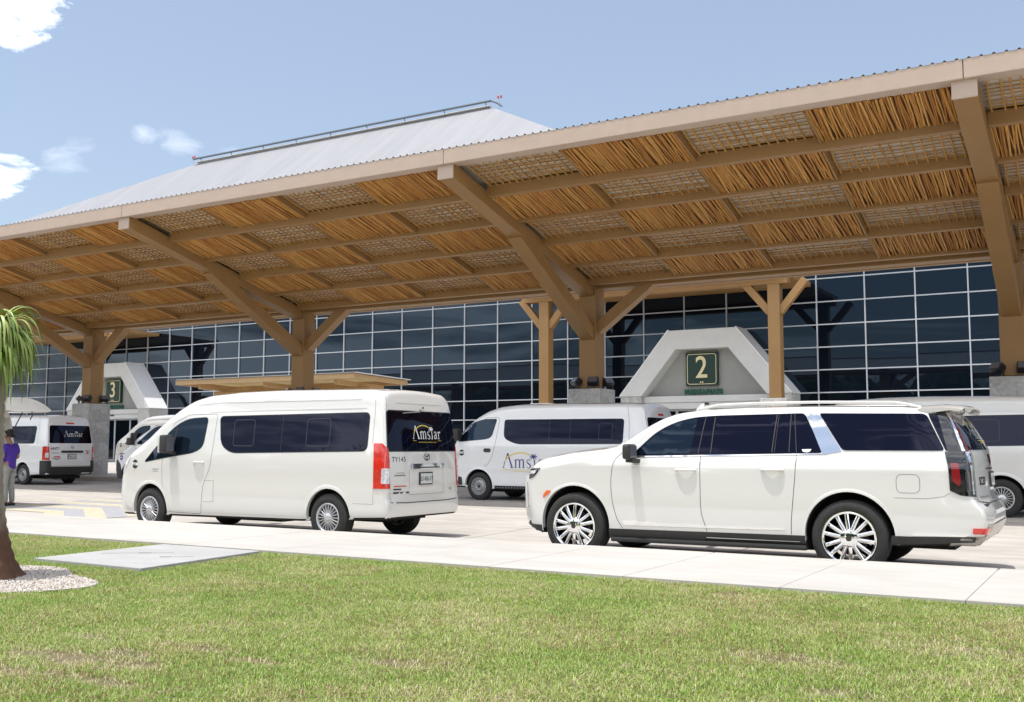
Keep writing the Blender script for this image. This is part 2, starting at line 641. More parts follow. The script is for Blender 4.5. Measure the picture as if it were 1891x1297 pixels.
# roof sheet: trapezoidal ribs running down the slope
g = MB()
pts = []
x = XK(KS[-1]) - 1.0
while x < XK(KS[0]) + 1.0:
    pts += [(x, 0), (x + .125, 0), (x + .142, .03), (x + .172, .03), (x + .19, 0)]
    x += .19
DA, DB = 18.292, 26.35
vs = [(px, DA, top_z(DA) + .252 + h) for px, h in pts] + [(px, DB, top_z(DB) + .252 + h) for px, h in pts]
n = len(pts)
g.add(vs, [(i, i + 1, n + i + 1, n + i) for i in range(n - 1)])
part(g, 'roof_sheet', M['roofrib'])
g = MB()
vs = [(XK(KS[-1]) - 1, DA + .1, top_z(DA + .1) + .228), (XK(KS[0]) + 1, DA + .1, top_z(DA + .1) + .228), (XK(KS[0]) + 1, DB, top_z(DB) + .228), (XK(KS[-1]) - 1, DB, top_z(DB) + .228)]
g.add(vs, [(0, 1, 2, 3)])
part(g, 'roof_lining', M['sheet'])
part(MB().box(XK(KS[-1]) - 1, XK(KS[0]) + 1, 26.05, 26.25, 5.75, 6.0), 'rear_trim', M['steel'])


# ceiling panels: four to a bay and row, sticks and lattice in turn
def stick_panel_mesh(w, l, seed, X_first):
    r = random.Random(seed)
    b = MB()
    n = int(w / .039)
    for i in range(n):
        x = (i + .5) * w / n + r.uniform(-.016, .016)
        rad = r.uniform(.016, .025)
        pts, rr = [], []
        drift = r.uniform(-.045, .045)
        zz = -.075 + (i % 2) * .02 + r.uniform(-.008, .008)
        ph, am = r.uniform(0, 6.28), r.uniform(.002, .010)
        y0, y1 = r.uniform(-.03, .02), l + r.uniform(-.03, .03)
        for j in range(8):
            t = j / 7
            pts.append((x + drift * (t - .5) + am * math.sin(ph + t * 5) + r.uniform(-.003, .003), y0 + (y1 - y0) * t, zz + r.uniform(-.006, .006)))
            rr.append(rad * (1.12 - .25 * t) * r.uniform(.92, 1.08))
        b.tube(pts, rr, 6)
    b.cur = 1
    b.add([(0, 0, -.03), (w, 0, -.03), (w, l, -.03), (0, l, -.03)], [(0, 1, 2, 3)])
    b.cur = 2
    for xx in (-.02, w - .005):
        b.box(xx, xx + .035, 0.005, l - .005, -.118, .18)
    return b


def lattice_panel_mesh(w, l, seed):
    r = random.Random(seed)
    b = MB()
    nx, ny = 14, 9
    for i in range(nx):
        x = (i + .5) * w / nx + r.uniform(-.02, .02)
        ph = r.uniform(0, 6.28)
        b.tube([(x + .012 * math.sin(ph + 5 * t) + r.uniform(-.006, .006), -.02 + (l + .04) * t, .02 + .006 * math.sin(ph + 9 * t)) for t in [q / 6 for q in range(7)]], [r.uniform(.017, .023) * r.uniform(.9, 1.1) for _ in range(7)], 6)
    for j in range(ny):
        y = (j + .5) * l / ny + r.uniform(-.015, .015)
        ph = r.uniform(0, 6.28)
        b.tube([(w * t, y + .012 * math.sin(ph + 8 * t), .053 + .004 * math.sin(ph + 11 * t)) for t in [q / 9 for q in range(10)]], r.uniform(.013, .0175), 6)
    b.cur = 1
    b.add([(0, 0, .095), (w, 0, .095), (w, l, .095), (0, l, .095)], [(0, 1, 2, 3)])
    return b


rows = [18.645] + PURL
protos = {}
for k in range(-1, 6):
    for rI in range(5):
        Da, Db = rows[rI] + (.0 if rI == 0 else .085), rows[rI + 1] - .085
        l = (Db - Da) / math.cos(ANG)
        xa, xb = XK(k) + .205, XK(k - 1) - .205
        w = (xb - xa) / 4
        for c in range(4):
            stick = (c + rI) % 2 == 1
            var = (k * 3 + rI * 2 + c) % 4
            key = (stick, rI == 0, var)
            if key not in protos:
                if stick:
                    o = stick_panel_mesh(w - .03, l, 11 + var, 0).build('stick_panel', [M['stick'], M['darkgap'], M['steel']], canopy, smooth=50)
                else:
                    o = lattice_panel_mesh(w - .03, l, 31 + var).build('lattice_panel', [M['lath'], M['sheet']], canopy, smooth=50)
                protos[key] = o.data
            else:
                o = bpy.data.objects.new('stick_panel' if stick else 'lattice_panel', protos[key])
                C.objects.link(o)
                o.parent = canopy
            o.rotation_euler.x = -ANG
            o.location = Vector((xa + c * w + .015, Da, top_z(Da) + (.075 if rI == 0 else 0))) - canopy.location

# stone pedestals of the canopy columns, and their floodlights
PED_TXT = {-2: 'rough limestone pedestal under the far right canopy column outside the gates', -1: 'rough limestone pedestal under the canopy column right of the large van',
           0: 'rough limestone pedestal under the canopy column at the right edge of the photo', 1: 'rough limestone pedestal under the canopy column just left of gate 2',
           2: 'rough limestone pedestal under the column behind the roof of the white minibus', 3: 'tall limestone pedestal under the column in front of gate 3',
           4: 'rough limestone pedestal under the canopy column behind the ponytail palm', 5: 'limestone pedestal under the sixth canopy column from the right', 6: 'limestone pedestal under the leftmost canopy column'}
flood = None
for k in KS:
    X = XK(k)
    b = MB().box(-.48, .48, -.48, .48, 0, 2.68)
    o = b.build('stone_pedestal', M['stone'], bevel=0.02)
    o.location = (X, 25.6, 0.30)
    tag(o, PED_TXT[k], 'pedestal', 'stone pedestals under the canopy columns')


def make_floodlight():
    t = thing('floodlight', 'x', 'floodlight', (0, 0, 0))
    h = MB().box(-.17, .17, -.09, .09, -.12, .12)
    for i in range(7):
        h.box(-.16, .16, .09, .13, -.10 + i * .03, -.088 + i * .03)
    o = h.build('housing', M['blackhard'], t, bevel=.008)
    o.location = (0, 0, .24)
    o.rotation_euler.x = R(-38)
    l_ = MB().box(-.15, .15, -.105, -.094, -.10, .10).build('lens', M['lens'], o)
    y = MB().box(-.2, -.185, -.03, .03, .03, .26).box(.185, .2, -.03, .03, .03, .26).box(-.2, .2, -.03, .03, .0, .03)
    y.build('bracket', M['blackhard'], t)
    return t


FL_WHERE = {0: 'at the right edge of the photo', 1: 'left of gate 2', 2: 'behind the roof of the white minibus', 3: 'in front of gate 3'}
FL_POS = [(-.33, -.30, R(-35), 'left'), (.22, -.36, R(8), 'middle'), (.36, .28, R(60), 'right')]
for k in FL_WHERE:
    for (dx, dy, rz, w) in FL_POS:
        if flood is None:
            o = flood = make_floodlight()
        else:
            o = copy_tree(flood)
        o.location = (XK(k) + dx, 25.6 + dy, 2.98)
        o.rotation_euler.z = rz
        o.scale = (.84, .84, .84)
        tag(o, '%s black floodlight of three on the pedestal %s' % (w, FL_WHERE[k]), 'floodlight', 'floodlights on the stone pedestals')

# ------------------------------------------------------------------ terminal building
term = thing('terminal_building', 'large terminal with dark glass wall and grey hipped roof behind the canopy', 'building', (-40, 46, 0.4))
FD = 46.0
mx0 = -5.3 + 2.067 * 14
MX = [mx0 - 2.067 * i for i in range(0, 66)]
TZ = [0.62, 1.80, 2.80, 3.80, 4.80, 5.80, 6.80, 7.81, 8.85, 9.75]
g = MB()
for i in range(len(MX) - 1):
    for j in range(len(TZ) - 1):
        x1, x0 = MX[i], MX[i + 1]
        a, b_ = rng.normal(0, .0036, 2)
        hx, hz = (x1 - x0) / 2, (TZ[j + 1] - TZ[j]) / 2
        vs = [(x0, FD + (-hx * a - hz * b_), TZ[j]), (x1, FD + (hx * a - hz * b_), TZ[j]), (x1, FD + (hx * a + hz * b_), TZ[j + 1]), (x0, FD + (-hx * a + hz * b_), TZ[j + 1])]
        g.add(vs, [(0, 1, 2, 3)])
part(g, 'glazing', M['glass'], term)
g = MB()
for x in MX:
    g.box(x - .026, x + .026, FD - .07, FD + .03, .45, 9.78)
for z in TZ:
    for i in range(len(MX) - 1):
        g.box(MX[i + 1] + .0262, MX[i] - .0262, FD - .065, FD + .03, z - .025, z + .025)
part(g, 'mullion_grid', M['mull'], term)
part(MB().box(MX[-1], MX[0], FD + .3, FD + .5, .4, 9.7).box(MX[-1] - .3, MX[-1] - .04, FD - .1, 95, .4, 9.7).box(MX[0] + .04, MX[0] + .3, FD - .1, 95, .4, 9.7), 'wall', M['interior'], term)
part(MB().box(MX[-1], MX[0], FD - .12, FD - .02, .40, .60), 'plinth', M['portal'], term)
# eave: front beam, soffit, and the hipped roof
EV = 42.0
part(MB().box(MX[-1] - 1, MX[0] + .3, FD - .45, FD + .2, 9.80, 9.9), 'eave_soffit', M['steel'], term)
for (k0, k1) in ((2, 1), (6, 5)):
    xa, xb = XK(k0) - .95, XK(k1) + .95
    part(MB().box(xa, xb, EV - .24, EV + .24, 8.12, 8.50), 'gate_beam', M['steel'], term, bevel=.02)
    part(MB().box(xa + .1, xb - .1, EV - 1.1, FD - .08, 8.505, 8.70), 'gate_roof', M['steel'], term, bevel=.02)  # front overhang lengthened out of view to shade the slim columns
EE = FD - .45
rc = [(-150, EE, 9.92), (-8.5, EE, 9.92), (-8.5, 99, 9.92), (-150, 99, 9.92)]
ra, rb = (-77.3, 70, 29.05), (-43.4, 70, 29.05)
g = MB()
g.add(rc + [ra, rb], [(0, 1, 5, 4), (1, 2, 5), (2, 3, 4, 5), (3, 0, 4)])
roof = part(g, 'roof', M['bigroof'], term)
g = MB()
g.tube([(-77.5, 69.6, 29.42), (-43.2, 69.6, 29.42)], .10, 10)
for i in range(9):
    x = -76.5 + i * 4.1
    g.bar((x, 69.75, 29.0), (x, 69.6, 29.40), .06, .06, up=(1, 0, 0))
g.tube([(-43.2, 69.6, 29.42), (-42.7, 69.8, 29.2), (-42.3, 69.9, 28.9)], .07, 8)
part(g, 'ridge_cap', M['ridge'], term, smooth=40)
part(MB().bar((-77.3, 69.9, 29.12), (-43.4, 69.9, 29.09), .5, .06), 'ridge_flashing', M['sunedge_flashing'], term)

# aviation obstruction lights on thin poles
M['redlamp'] = mat('red_lamp_glass', (0.55, 0.03, 0.02), 0.25)
mast = None
for (x, lab) in ((-77.9, 'thin pole with two red obstruction lamps at the left end of the roof ridge'), (-42.6, 'thin pole with two red obstruction lamps at the right end of the roof ridge')):
    if mast is None:
        mast = thing('obstruction_light', lab, 'roof lamp', (x, 70, 28.6), 'obstruction lights on the terminal roof')
        MB().tube([(0, 0, 0), (0, 0, 1.05)], .022, 8).tube([(-.14, 0, 1.05), (.14, 0, 1.05)], .022, 6).build('pole', M['mull'], mast)
        for s in (-1, 1):
            MB().lathe([(0.001, 1.06), (.06, 1.06), (.075, 1.12), (.07, 1.24), (.03, 1.30), (.001, 1.30)], 12, c=(s * .14, 0, 0)).build('lamp', M['redlamp'], mast, smooth=40)
    else:
        o = copy_tree(mast)
        o.location.x = x
        o['label'] = lab

# rear columns flanking the gates, on pedestals, with knee braces
for k, lab in ((1, 'slim tan column right of gate 2 under the terminal eave'), (2, 'slim tan column left of gate 2 under the terminal eave'),
               (5, 'slim tan column hidden behind the pedestal near gate 3'), (6, 'slim tan column left of gate 3 under the terminal eave')):
    X = {1: -12.2, 2: -22.98}.get(k, XK(k))
    t = thing('eave_column', lab, 'column', (X, EV, 3.4), 'slim columns flanking the gates')
    part(MB().box(X - .25, X + .25, EV - .25, EV + .25, 3.4, 8.118), 'shaft', M['steel'], t, bevel=.02)
    for s in (-1, 1):
        part(MB().bar((X + s * .2, EV, 6.95), (X + s * 1.28, EV, 8.25), .30, .30, up=(0, 1, 0)), 'knee_brace', M['steel'], t, bevel=.012)
    o = MB().box(-.55, .55, -.55, .55, 0, 2.99).build('stone_pedestal', M['stone'], bevel=.02)
    o.location = (X, EV, .40)
    tag(o, 'limestone pedestal under the ' + lab.replace(' under the terminal eave', ''), 'pedestal', 'pedestals under the eave columns')


def flip(vs, fs, x, y, z, s=1.0):
    """lettering drawn in the plane -> standing upright facing the camera side"""
    return [(x + a * s, y - c, z + b * s) for a, b, c in vs], fs


def make_gate(Xc, num, dots):
    t = thing('gate_portal', 'white trapezoid portal round the doors ' + ('with numeral 2, behind the large SUV' if num == '2' else 'with numeral 3, far left behind a pedestal'), 'portal', (Xc, 44.5, .4))
    outer = [(-4.06, 3.75), (-1.6, 6.75), (1.6, 6.75), (4.06, 3.75)]
    inner = [(-2.97, 3.75), (-1.24, 5.87), (1.24, 5.87), (2.97, 3.75)]
    b = MB()
    ring = outer + inner[::-1]
    vs = [(Xc + x, 44.5, z) for x, z in ring] + [(Xc + x, 46.0, z) for x, z in ring]
    fs = []
    for i in range(3):
        fs += [(i, i + 1, 6 - i, 7 - i), (8 + i, 15 - i, 14 - i, 9 + i), (i, 8 + i, 9 + i, i + 1), (6 - i, 14 - i, 15 - i, 7 - i)]
    fs += [(0, 7, 15, 8), (3, 11, 12, 4)]
    b.add(vs, fs)
    part(b, 'frame', M['portal'], t, bevel=.02)
    for (p, q) in ((outer[0], outer[1]), (outer[2], outer[3])):
        part(MB().bar((Xc + p[0], 45.25, p[1] + .03), (Xc + q[0], 45.25, q[1] + .03), 1.5, .05), 'sunlit_edge', M['sunedge_flashing'], t)  # brighter strips: sunlight on the slanted edges put into the colour
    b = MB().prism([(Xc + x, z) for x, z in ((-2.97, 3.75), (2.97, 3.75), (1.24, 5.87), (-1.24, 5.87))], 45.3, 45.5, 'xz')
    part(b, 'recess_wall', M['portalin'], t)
    b = MB().box(Xc - 3.3, Xc + 3.3, 44.9, 45.6, 3.46, 3.748).box(Xc - 3.3, Xc + 3.3, 44.98, 45.6, 3.15, 3.455)
    part(b, 'header', M['portal'], t, bevel=.01)
    part(MB().box(Xc - .16, Xc + .16, 44.93, 44.978, 3.33, 3.41), 'door_sensor', M['black'], t)
    for s in (-1, 1):
        x0, x1 = sorted((s * 2.97, s * 4.03))
        part(MB().box(Xc + x0, Xc + x1, 44.56, 46.0, .36, 3.745), 'leg', M['stone'], t, bevel=.01)
    for i in range(4):
        x0 = Xc - 2.95 + i * 1.475
        d = part(MB().box(x0, x0 + .06, 45.2, 45.28, .42, 3.145).box(x0 + 1.41, x0 + 1.47, 45.2, 45.28, .42, 3.145).box(x0 + .061, x0 + 1.409, 45.2, 45.28, 3.06, 3.145)
                 .box(x0 + .061, x0 + 1.409, 45.2, 45.28, .42, .52), 'door', M['mull'], t)
        g_ = MB().box(x0 + .06, x0 + 1.41, 45.23, 45.25, .52, 3.06).build('pane', M['glass'], d)
    part(MB().box(Xc - 2.96, Xc + 2.96, 45.9, 45.98, .4, 3.7), 'door_lobby', M['interior'], t)
    # sign
    s = thing('gate_sign', 'dark green square sign with cream numeral %s above the doors' % num, 'sign', (Xc - .22, 45.2, 4.2), 'numbered gate signs')
    xs, zs, h = Xc - .22, 4.97, .77
    part(MB().box(xs - h, xs + h, 45.12, 45.298, zs - h, zs + h), 'board', M['signgreen'], s, bevel=.01)
    b = MB()
    q = h - .07

    def rr(r_, rad):
        out = []
        for (cx, cz, a0) in ((r_ - rad, r_ - rad, 0), (-r_ + rad, r_ - rad, 90), (-r_ + rad, -r_ + rad, 180), (r_ - rad, -r_ + rad, 270)):
            for a in range(0, 91, 15):
                out.append((xs + cx + rad * math.cos(R(a0 + a)), zs + cz + rad * math.sin(R(a0 + a))))
        return out
    A, B = rr(q, .13), rr(q - .028, .105)
    n_ = len(A)
    b.add([(x, 45.112, z) for x, z in A] + [(x, 45.112, z) for x, z in B], [(i, (i + 1) % n_, n_ + (i + 1) % n_, n_ + i) for i in range(n_)])
    part(b, 'border', M['signcream'], s)
    vs, fs = text_mesh(num, 1.42, .012, bold=.012)
    xsn = [v[0] for v in vs]
    w = max(xsn) - min(xsn)
    zz = [v[1] for v in vs]
    cz = (max(zz) + min(zz)) / 2
    vs, fs = flip([(v[0] * .86, v[1] - cz, v[2]) for v in vs], fs, xs, 45.10, zs + .1)
    b = MB()
    b.add(vs, fs)
    part(b, 'numeral', M['signcream'], s)
    b = MB()
    for i in range(dots):
        b.lathe([(.001, -.012), (.035, -.012), (.035, .012), (.001, .012)], 12, axis='y', c=(xs + (i - (dots - 1) / 2) * .1, 45.11, zs - .60))
    part(b, 'braille_dots', M['signcream'], s)
    l_ = thing('gate_lettering', 'green raised letters PUERTA/GATE under the numeral %s sign' % num, 'lettering', (Xc - .2, 45.2, 3.8), 'lettering under the gate signs')
    vs, fs = text_mesh('PUERTA/GATE', .34, .05, spacing=1.12, bold=.014)
    xsn = [v[0] for v in vs]
    sc = 1.80 / (max(xsn) - min(xsn))
    vs, fs = flip([(v[0] * sc, v[1] * .9, v[2]) for v in vs], fs, Xc - .2, 45.24, 3.93)
    b = MB()
    b.add(vs, fs)
    part(b, 'letters', M['lettergreen'], l_)


make_gate(-16.35, '2', 2)
make_gate(-56.9, '3', 3)

# bus shelter standing in the sun between the canopy and the doors
sh = thing('bus_shelter', 'low tan shelter with thin corrugated roof behind the white minibus', 'shelter', (-31.4, 34, .4))
SX0, SX1, SD0, SD1 = -36.55, -26.35, 32.2, 35.8
g = MB()
pts = []
x = SX0
while x < SX1:
    pts += [(x, 0), (x + .08, 0), (x + .10, .035), (x + .13, .035), (x + .15, 0)]
    x += .15
n = len(pts)
vs = [(px, SD0 - .06, 4.33 + h) for px, h in pts] + [(px, SD1 + .06, 4.23 + h) for px, h in pts]
g.add(vs, [(i, i + 1, n + i + 1, n + i) for i in range(n - 1)])
part(g, 'roof_sheet', M['roofrib'], sh)
g = MB().box(SX0, SX1, SD0, SD0 + .12, 4.12, 4.318).box(SX0, SX1, SD1 - .12, SD1, 4.02, 4.218)
g.bar((SX1 - .06, SD0 + .12, 4.215), (SX1 - .06, SD1 - .12, 4.115), .12, .19).bar((SX0 + .06, SD0 + .12, 4.215), (SX0 + .06, SD1 - .12, 4.115), .12, .19)
part(g, 'roof_frame', M['tanwood'], sh)
g = MB()
g.add([(SX0, SD0, 4.31), (SX1, SD0, 4.31), (SX1, SD1, 4.21), (SX0, SD1, 4.21)], [(0, 1, 2, 3)])
part(g, 'ceiling', mat('pale_wood_ceiling', (0.62, 0.46, 0.2), .7, var=.2, vscale=3, stretch=(6, 1, 1)), sh)
for x in (-35.3, -31.4, -27.5):
    part(MB().bar((x, SD0 + .25, 4.02), (x, SD1 - .25, 3.92), .16, .19), 'cross_beam', M['tanwood'], sh, bevel=.01)
    part(MB().box(x - .12, x + .12, 33.85, 34.09, .36, 3.86), 'post', M['tanwood'], sh, bevel=.01)
part(MB().box(-35.9, -26.9, 33.88, 34.06, 3.86, 3.99 - .1).box(-35.9, -26.9, 33.86, 34.08, 3.62, 3.855), 'long_beam', M['tanwood'], sh, bevel=.008)

# little yellow-on-green direction sign between the column and the pedestal
sg = thing('direction_sign', 'narrow dark green sign with two yellow pictogram panels beside the stone pedestal', 'sign', (-22.35, 43.6, 0.4))
sx, sy = -21.85, 43.6
part(MB().box(sx - .42, sx + .36, sy, sy + .1, .4, 4.3), 'board', M['signgreen'], sg)
g = MB().box(sx - .12, sx + .19, sy - .012, sy - .002, 3.5, 4.08).box(sx - .12, sx + .19, sy - .012, sy - .002, 2.8, 3.38)
part(g, 'pictogram_panel', M['yellowsign'], sg)
g = MB().bar((sx - .06, sy - .016, 3.62), (sx + .13, sy - .016, 3.9), .006, .05, up=(0, 0, 1)).box(sx - .07, sx + .03, sy - .018, sy - .013, 3.6, 3.63).bar((sx + .0, sy - .016, 2.95), (sx + .12, sy - .016, 3.2), .006, .04)
g.box(sx + .02, sx + .13, sy - .018, sy - .013, 3.17, 3.21).box(sx + .1, sx + .135, sy - .018, sy - .013, 3.08, 3.21)
part(g, 'pictogram', M['black'], sg)
# ------------------------------------------------------------------ vehicles
M['paint'] = mat('white_car_paint', (0.71, 0.695, 0.655), 0.30, coat=1.0, coatrough=0.03, coatior=1.8)
M['paintv'] = mat('pure_white_paint', (0.79, 0.79, 0.79), 0.35, coat=1.0, coatrough=0.04, coatior=1.7)
M['carglass'] = mat('navy_tinted_glass', (0.002, 0.002, 0.008), 0.015, ior=1.39, tint=(0.66, 0.70, 1.0))
M['clearglass'] = mat('lighter_tinted_glass', (0.004, 0.008, 0.015), 0.015, ior=1.5, tint=(0.55, 0.75, 1.0))
M['rubber'] = mat('tyre_rubber', (0.022, 0.021, 0.020), 0.75, var=0.25, vscale=20, bump=0.1, bscale=50)
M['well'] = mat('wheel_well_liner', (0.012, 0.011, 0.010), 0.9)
M['seam'] = mat('panel_gap', (0.06, 0.06, 0.06), 0.8)
M['softseam'] = mat('panel_gap_light', (0.22, 0.21, 0.2), 0.7)
M['dimline'] = mat('glass_edge_line', (0.05, 0.05, 0.055), 0.4)
M['chrome'] = mat('polished_chrome', (0.86, 0.86, 0.87), 0.08, metal=1.0)
M['alloy'] = mat('silver_wheel_paint', (0.62, 0.62, 0.63), 0.3, metal=0.75)
M['steelgrey'] = mat('grey_steel_wheel', (0.34, 0.34, 0.35), 0.45, metal=0.6)
M['redlens'] = mat('red_lamp_lens', (0.62, 0.028, 0.016), 0.12, var=0.25, vscale=14, coat=1)
M['darkred'] = mat('dark_red_lens', (0.22, 0.012, 0.016), 0.12, coat=1)
M['whitelens'] = mat('clear_lamp_lens', (0.62, 0.62, 0.63), 0.12, var=0.35, vscale=22, coat=1)
M['smokelens'] = mat('smoked_lamp_lens', (0.012, 0.012, 0.016), 0.06, var=0.4, vscale=12, coat=1)
M['amber'] = mat('orange_marker_lens', (0.75, 0.13, 0.02), 0.25, coat=.5)
M['plastic'] = mat('dark_trim_plastic', (0.028, 0.027, 0.026), 0.55, var=0.1)
M['plateW'] = mat('plate_white', (0.62, 0.64, 0.62), 0.5)
M['ink'] = mat('black_lettering', (0.015, 0.015, 0.017), 0.5)
M['whitevinyl'] = mat('white_vinyl', (0.82, 0.82, 0.80), 0.5)
M['yellowvinyl'] = mat('yellow_vinyl', (0.75, 0.55, 0.06), 0.5)
M['purplevinyl'] = mat('purple_vinyl', (0.075, 0.05, 0.27), 0.5)
M['navyvinyl'] = mat('navy_vinyl', (0.05, 0.05, 0.22), 0.5)
M['bronze'] = mat('bronze_chrome_bumper', (0.36, 0.34, 0.31), 0.22, metal=0.7)


def curve(pts, sig=0.0, n=1400):
    xs = np.array([p[0] for p in pts], float)
    ys = np.array([p[1] for p in pts], float)
    X = np.linspace(xs[0] - .3, xs[-1] + .3, n)
    Y = np.interp(X, xs, ys)
    if sig > 0:
        k = int(3 * sig / (X[1] - X[0]))
        if k > 0:
            w = np.exp(-.5 * (np.arange(-k, k + 1) * (X[1] - X[0]) / sig) ** 2)
            w /= w.sum()
            Y = np.convolve(np.pad(Y, k, mode='edge'), w, 'valid')
    return lambda t: np.interp(t, X, Y)


def sstep(t):
    t = np.clip(t, 0, 1)
    return t * t * (3 - 2 * t)


class Body:
    def __init__(s, L, zt, zb, W, side, rt, crown, fs=None, rs=None, lf=.8, lr=.6, edge_f=.06, edge_r=.06, bulge_f=.05, bulge_r=.05, sig=.05, rb=.07, sidesig=.03):
        s.L = L
        s.zt, s.zb, s.W = curve(zt, sig), curve(zb, .03), curve(W, .08)
        s.side, s.rt = curve(side, sidesig), curve(rt, .1)
        s.crown = curve(crown, .1)
        s.fs = curve(fs, .03) if fs else (lambda z: 0 * z)
        s.rs = curve(rs, .03) if rs else (lambda z: 0 * z)
        s.lf, s.lr, s.ef, s.er, s.bf, s.br, s.rb = lf, lr, edge_f, edge_r, bulge_f, bulge_r, rb
        v, f = s.grid(.02, 2)
        s.bvh = BVHTree.FromPolygons(v, f)

    def ring(s, x, inset, m):
        zb, zt, w = float(s.zb(x)) + inset * .6, float(s.zt(x)) - inset, float(s.W(x)) - inset
        rt = min(float(s.rt(x)), (zt - zb) * .45)
        rb = s.rb
        cr_ = float(s.crown(x))
        ys = lambda z: w * float(s.side(z))
        P = []
        yb = ys(zb + rb)
        for i in range(3 * m):
            P.append(((yb - rb) * i / (3 * m), zb))
        for i in range(3 * m):
            a = math.pi / 2 * i / (3 * m)
            P.append((yb - rb + rb * math.sin(a), zb + rb - rb * math.cos(a)))
        n = 20 * m
        for i in range(n):
            z = zb + rb + (zt - rt - zb - rb) * i / n
            P.append((ys(z), z))
        yt = ys(zt - rt)
        n = 6 * m
        # corner leans inwards with the side above
        lean = yt - ys(zt)
        yc = yt - rt - lean * .5
        for i in range(n + 1):
            a = math.pi / 2 * i / n
            P.append((yc + (yt - yc) * math.cos(a), zt - rt + rt * math.sin(a)))
        n = 9 * m
        for i in range(1, n + 1):
            t = 1 - i / n
            P.append((yc * t, zt + cr_ * (1 - t * t)))
        return P

    def shear(s, x, z):
        return x + float(s.fs(z)) * (1 - float(sstep(x / s.lf))) + float(s.rs(z)) * float(sstep((x - (s.L - s.lr)) / s.lr))

    def grid(s, step, m=1):
        st = []
        ne = 5
        for i in range(ne):
            a = math.pi / 2 * i / ne
            st.append((s.ef * (1 - math.sin(a)), None))
        xs = [(s.ef * (1 - math.cos(math.pi / 2 * i / ne)), s.ef * (1 - math.sin(math.pi / 2 * i / ne))) for i in range(ne)]
        n = max(8, int((s.L - s.ef - s.er) / step))
        # denser near the nose
        mids = [s.ef + (s.L - s.ef - s.er) * (i / n) for i in range(n + 1)]
        xs += [(x, 0.0) for x in mids]
        xs += [(s.L - s.er * (1 - math.cos(math.pi / 2 * i / ne)), s.er * (1 - math.sin(math.pi / 2 * i / ne))) for i in range(ne - 1, -1, -1)]
        V, F = [], []
        rings = []
        for x, ins in xs:
            P = s.ring(x, ins, m)
            full = [(y, z) for y, z in P] + [(-y, z) for y, z in P[-2:0:-1]]
            rings.append((x, full))
        # caps: shrink the end rings towards the middle with a slight bulge
        def cap(x, full, sgn, bul):
            out = []
            zc = (min(z for _, z in full) + max(z for _, z in full)) / 2
            for t in (.93, .84, .72, .58, .42, .25, .1):
                out.append((x + sgn * bul * (1 - t * t), [(y * t, zc + (z - zc) * t) for y, z in full]))
            return out
        fr = cap(rings[0][0], rings[0][1], -1, s.bf)
        rr = cap(rings[-1][0], rings[-1][1], 1, s.br)
        rings = fr[::-1] + rings + rr
        N = len(rings[0][1])
        for x, full in rings:
            for y, z in full:
                V.append((s.shear(x, z), y, z))
        for i in range(len(rings) - 1):
            for k in range(N):
                F.append((i * N + k, i * N + (k + 1) % N, (i + 1) * N + (k + 1) % N, (i + 1) * N + k))
        for i0, rev in ((0, True), (len(rings) - 1, False)):
            idx = [i0 * N + k for k in range(N)]
            F.append(tuple(idx[::-1] if rev else idx))
        return V, F

    # ---- mapping of flat outlines onto the body
    def hit(s, u, v, view):
        ax, sg = view
        if ax == 'y':
            o, d = Vector((u, sg * 4, v)), Vector((0, -sg, 0))
        elif ax == 'x':
            o, d = Vector((s.L / 2 + sg * 6, u, v)), Vector((-sg, 0, 0))
        elif ax == 'c':                      # round a rear corner: u is the angle from straight back, times .6
            a = u / .6
            e = Vector((math.cos(a), sg * math.sin(a), 0))
            o, d = Vector((s.L - .5, sg * .5, v)) + e * 3, -e
        elif ax == 'f':                      # round a front corner
            a = u / .6
            e = Vector((-math.cos(a), sg * math.sin(a), 0))
            o, d = Vector((.55, sg * .45, v)) + e * 3, -e
        else:
            o, d = Vector((u, v, 5)), Vector((0, 0, -1))
        p, n, i, t = s.bvh.ray_cast(o, d)
        if p is None:
            p, n, i, t = s.bvh.find_nearest(o + d * (3 if ax == 'y' else 3.5))
        if n.dot(d) > 0:
            n = -n
        return p, n


def in_poly(p, poly):
    x, y = p
    c = False
    n = len(poly)
    for i in range(n):
        x1, y1 = poly[i]
        x2, y2 = poly[(i + 1) % n]
        if (y1 > y) != (y2 > y) and x < (x2 - x1) * (y - y1) / (y2 - y1) + x1:
            c = not c
    return c


def densify(poly, res, closed=True):
    out = []
    n = len(poly)
    for i in range(n if closed else n - 1):
        a, b = poly[i], poly[(i + 1) % n]
        L = math.hypot(b[0] - a[0], b[1] - a[1])
        k = max(1, int(math.ceil(L / res)))
        for j in range(k):
            out.append((a[0] + (b[0] - a[0]) * j / k, a[1] + (b[1] - a[1]) * j / k))
    if not closed:
        out.append(poly[-1])
    return out


def rounded(poly, r, n=6):
    """round the corners of an outline; r is a number or one radius per corner"""
    out = []
    N = len(poly)
    for i in range(N):
        p0, p, p1 = Vector(poly[i - 1]), Vector(poly[i]), Vector(poly[(i + 1) % N])
        rad = r if isinstance(r, (int, float)) else r[i]
        a, b = (p0 - p), (p1 - p)
        d = min(rad, a.length * .48, b.length * .48)
        if d < 1e-4:
            out.append(tuple(p))
            continue
        s_, e = p + a.normalized() * d, p + b.normalized() * d
        for k in range(n + 1):
            t = k / n
            q = s_ * (1 - t) ** 2 + p * 2 * t * (1 - t) + e * t * t
            out.append((q.x, q.y))
    return out


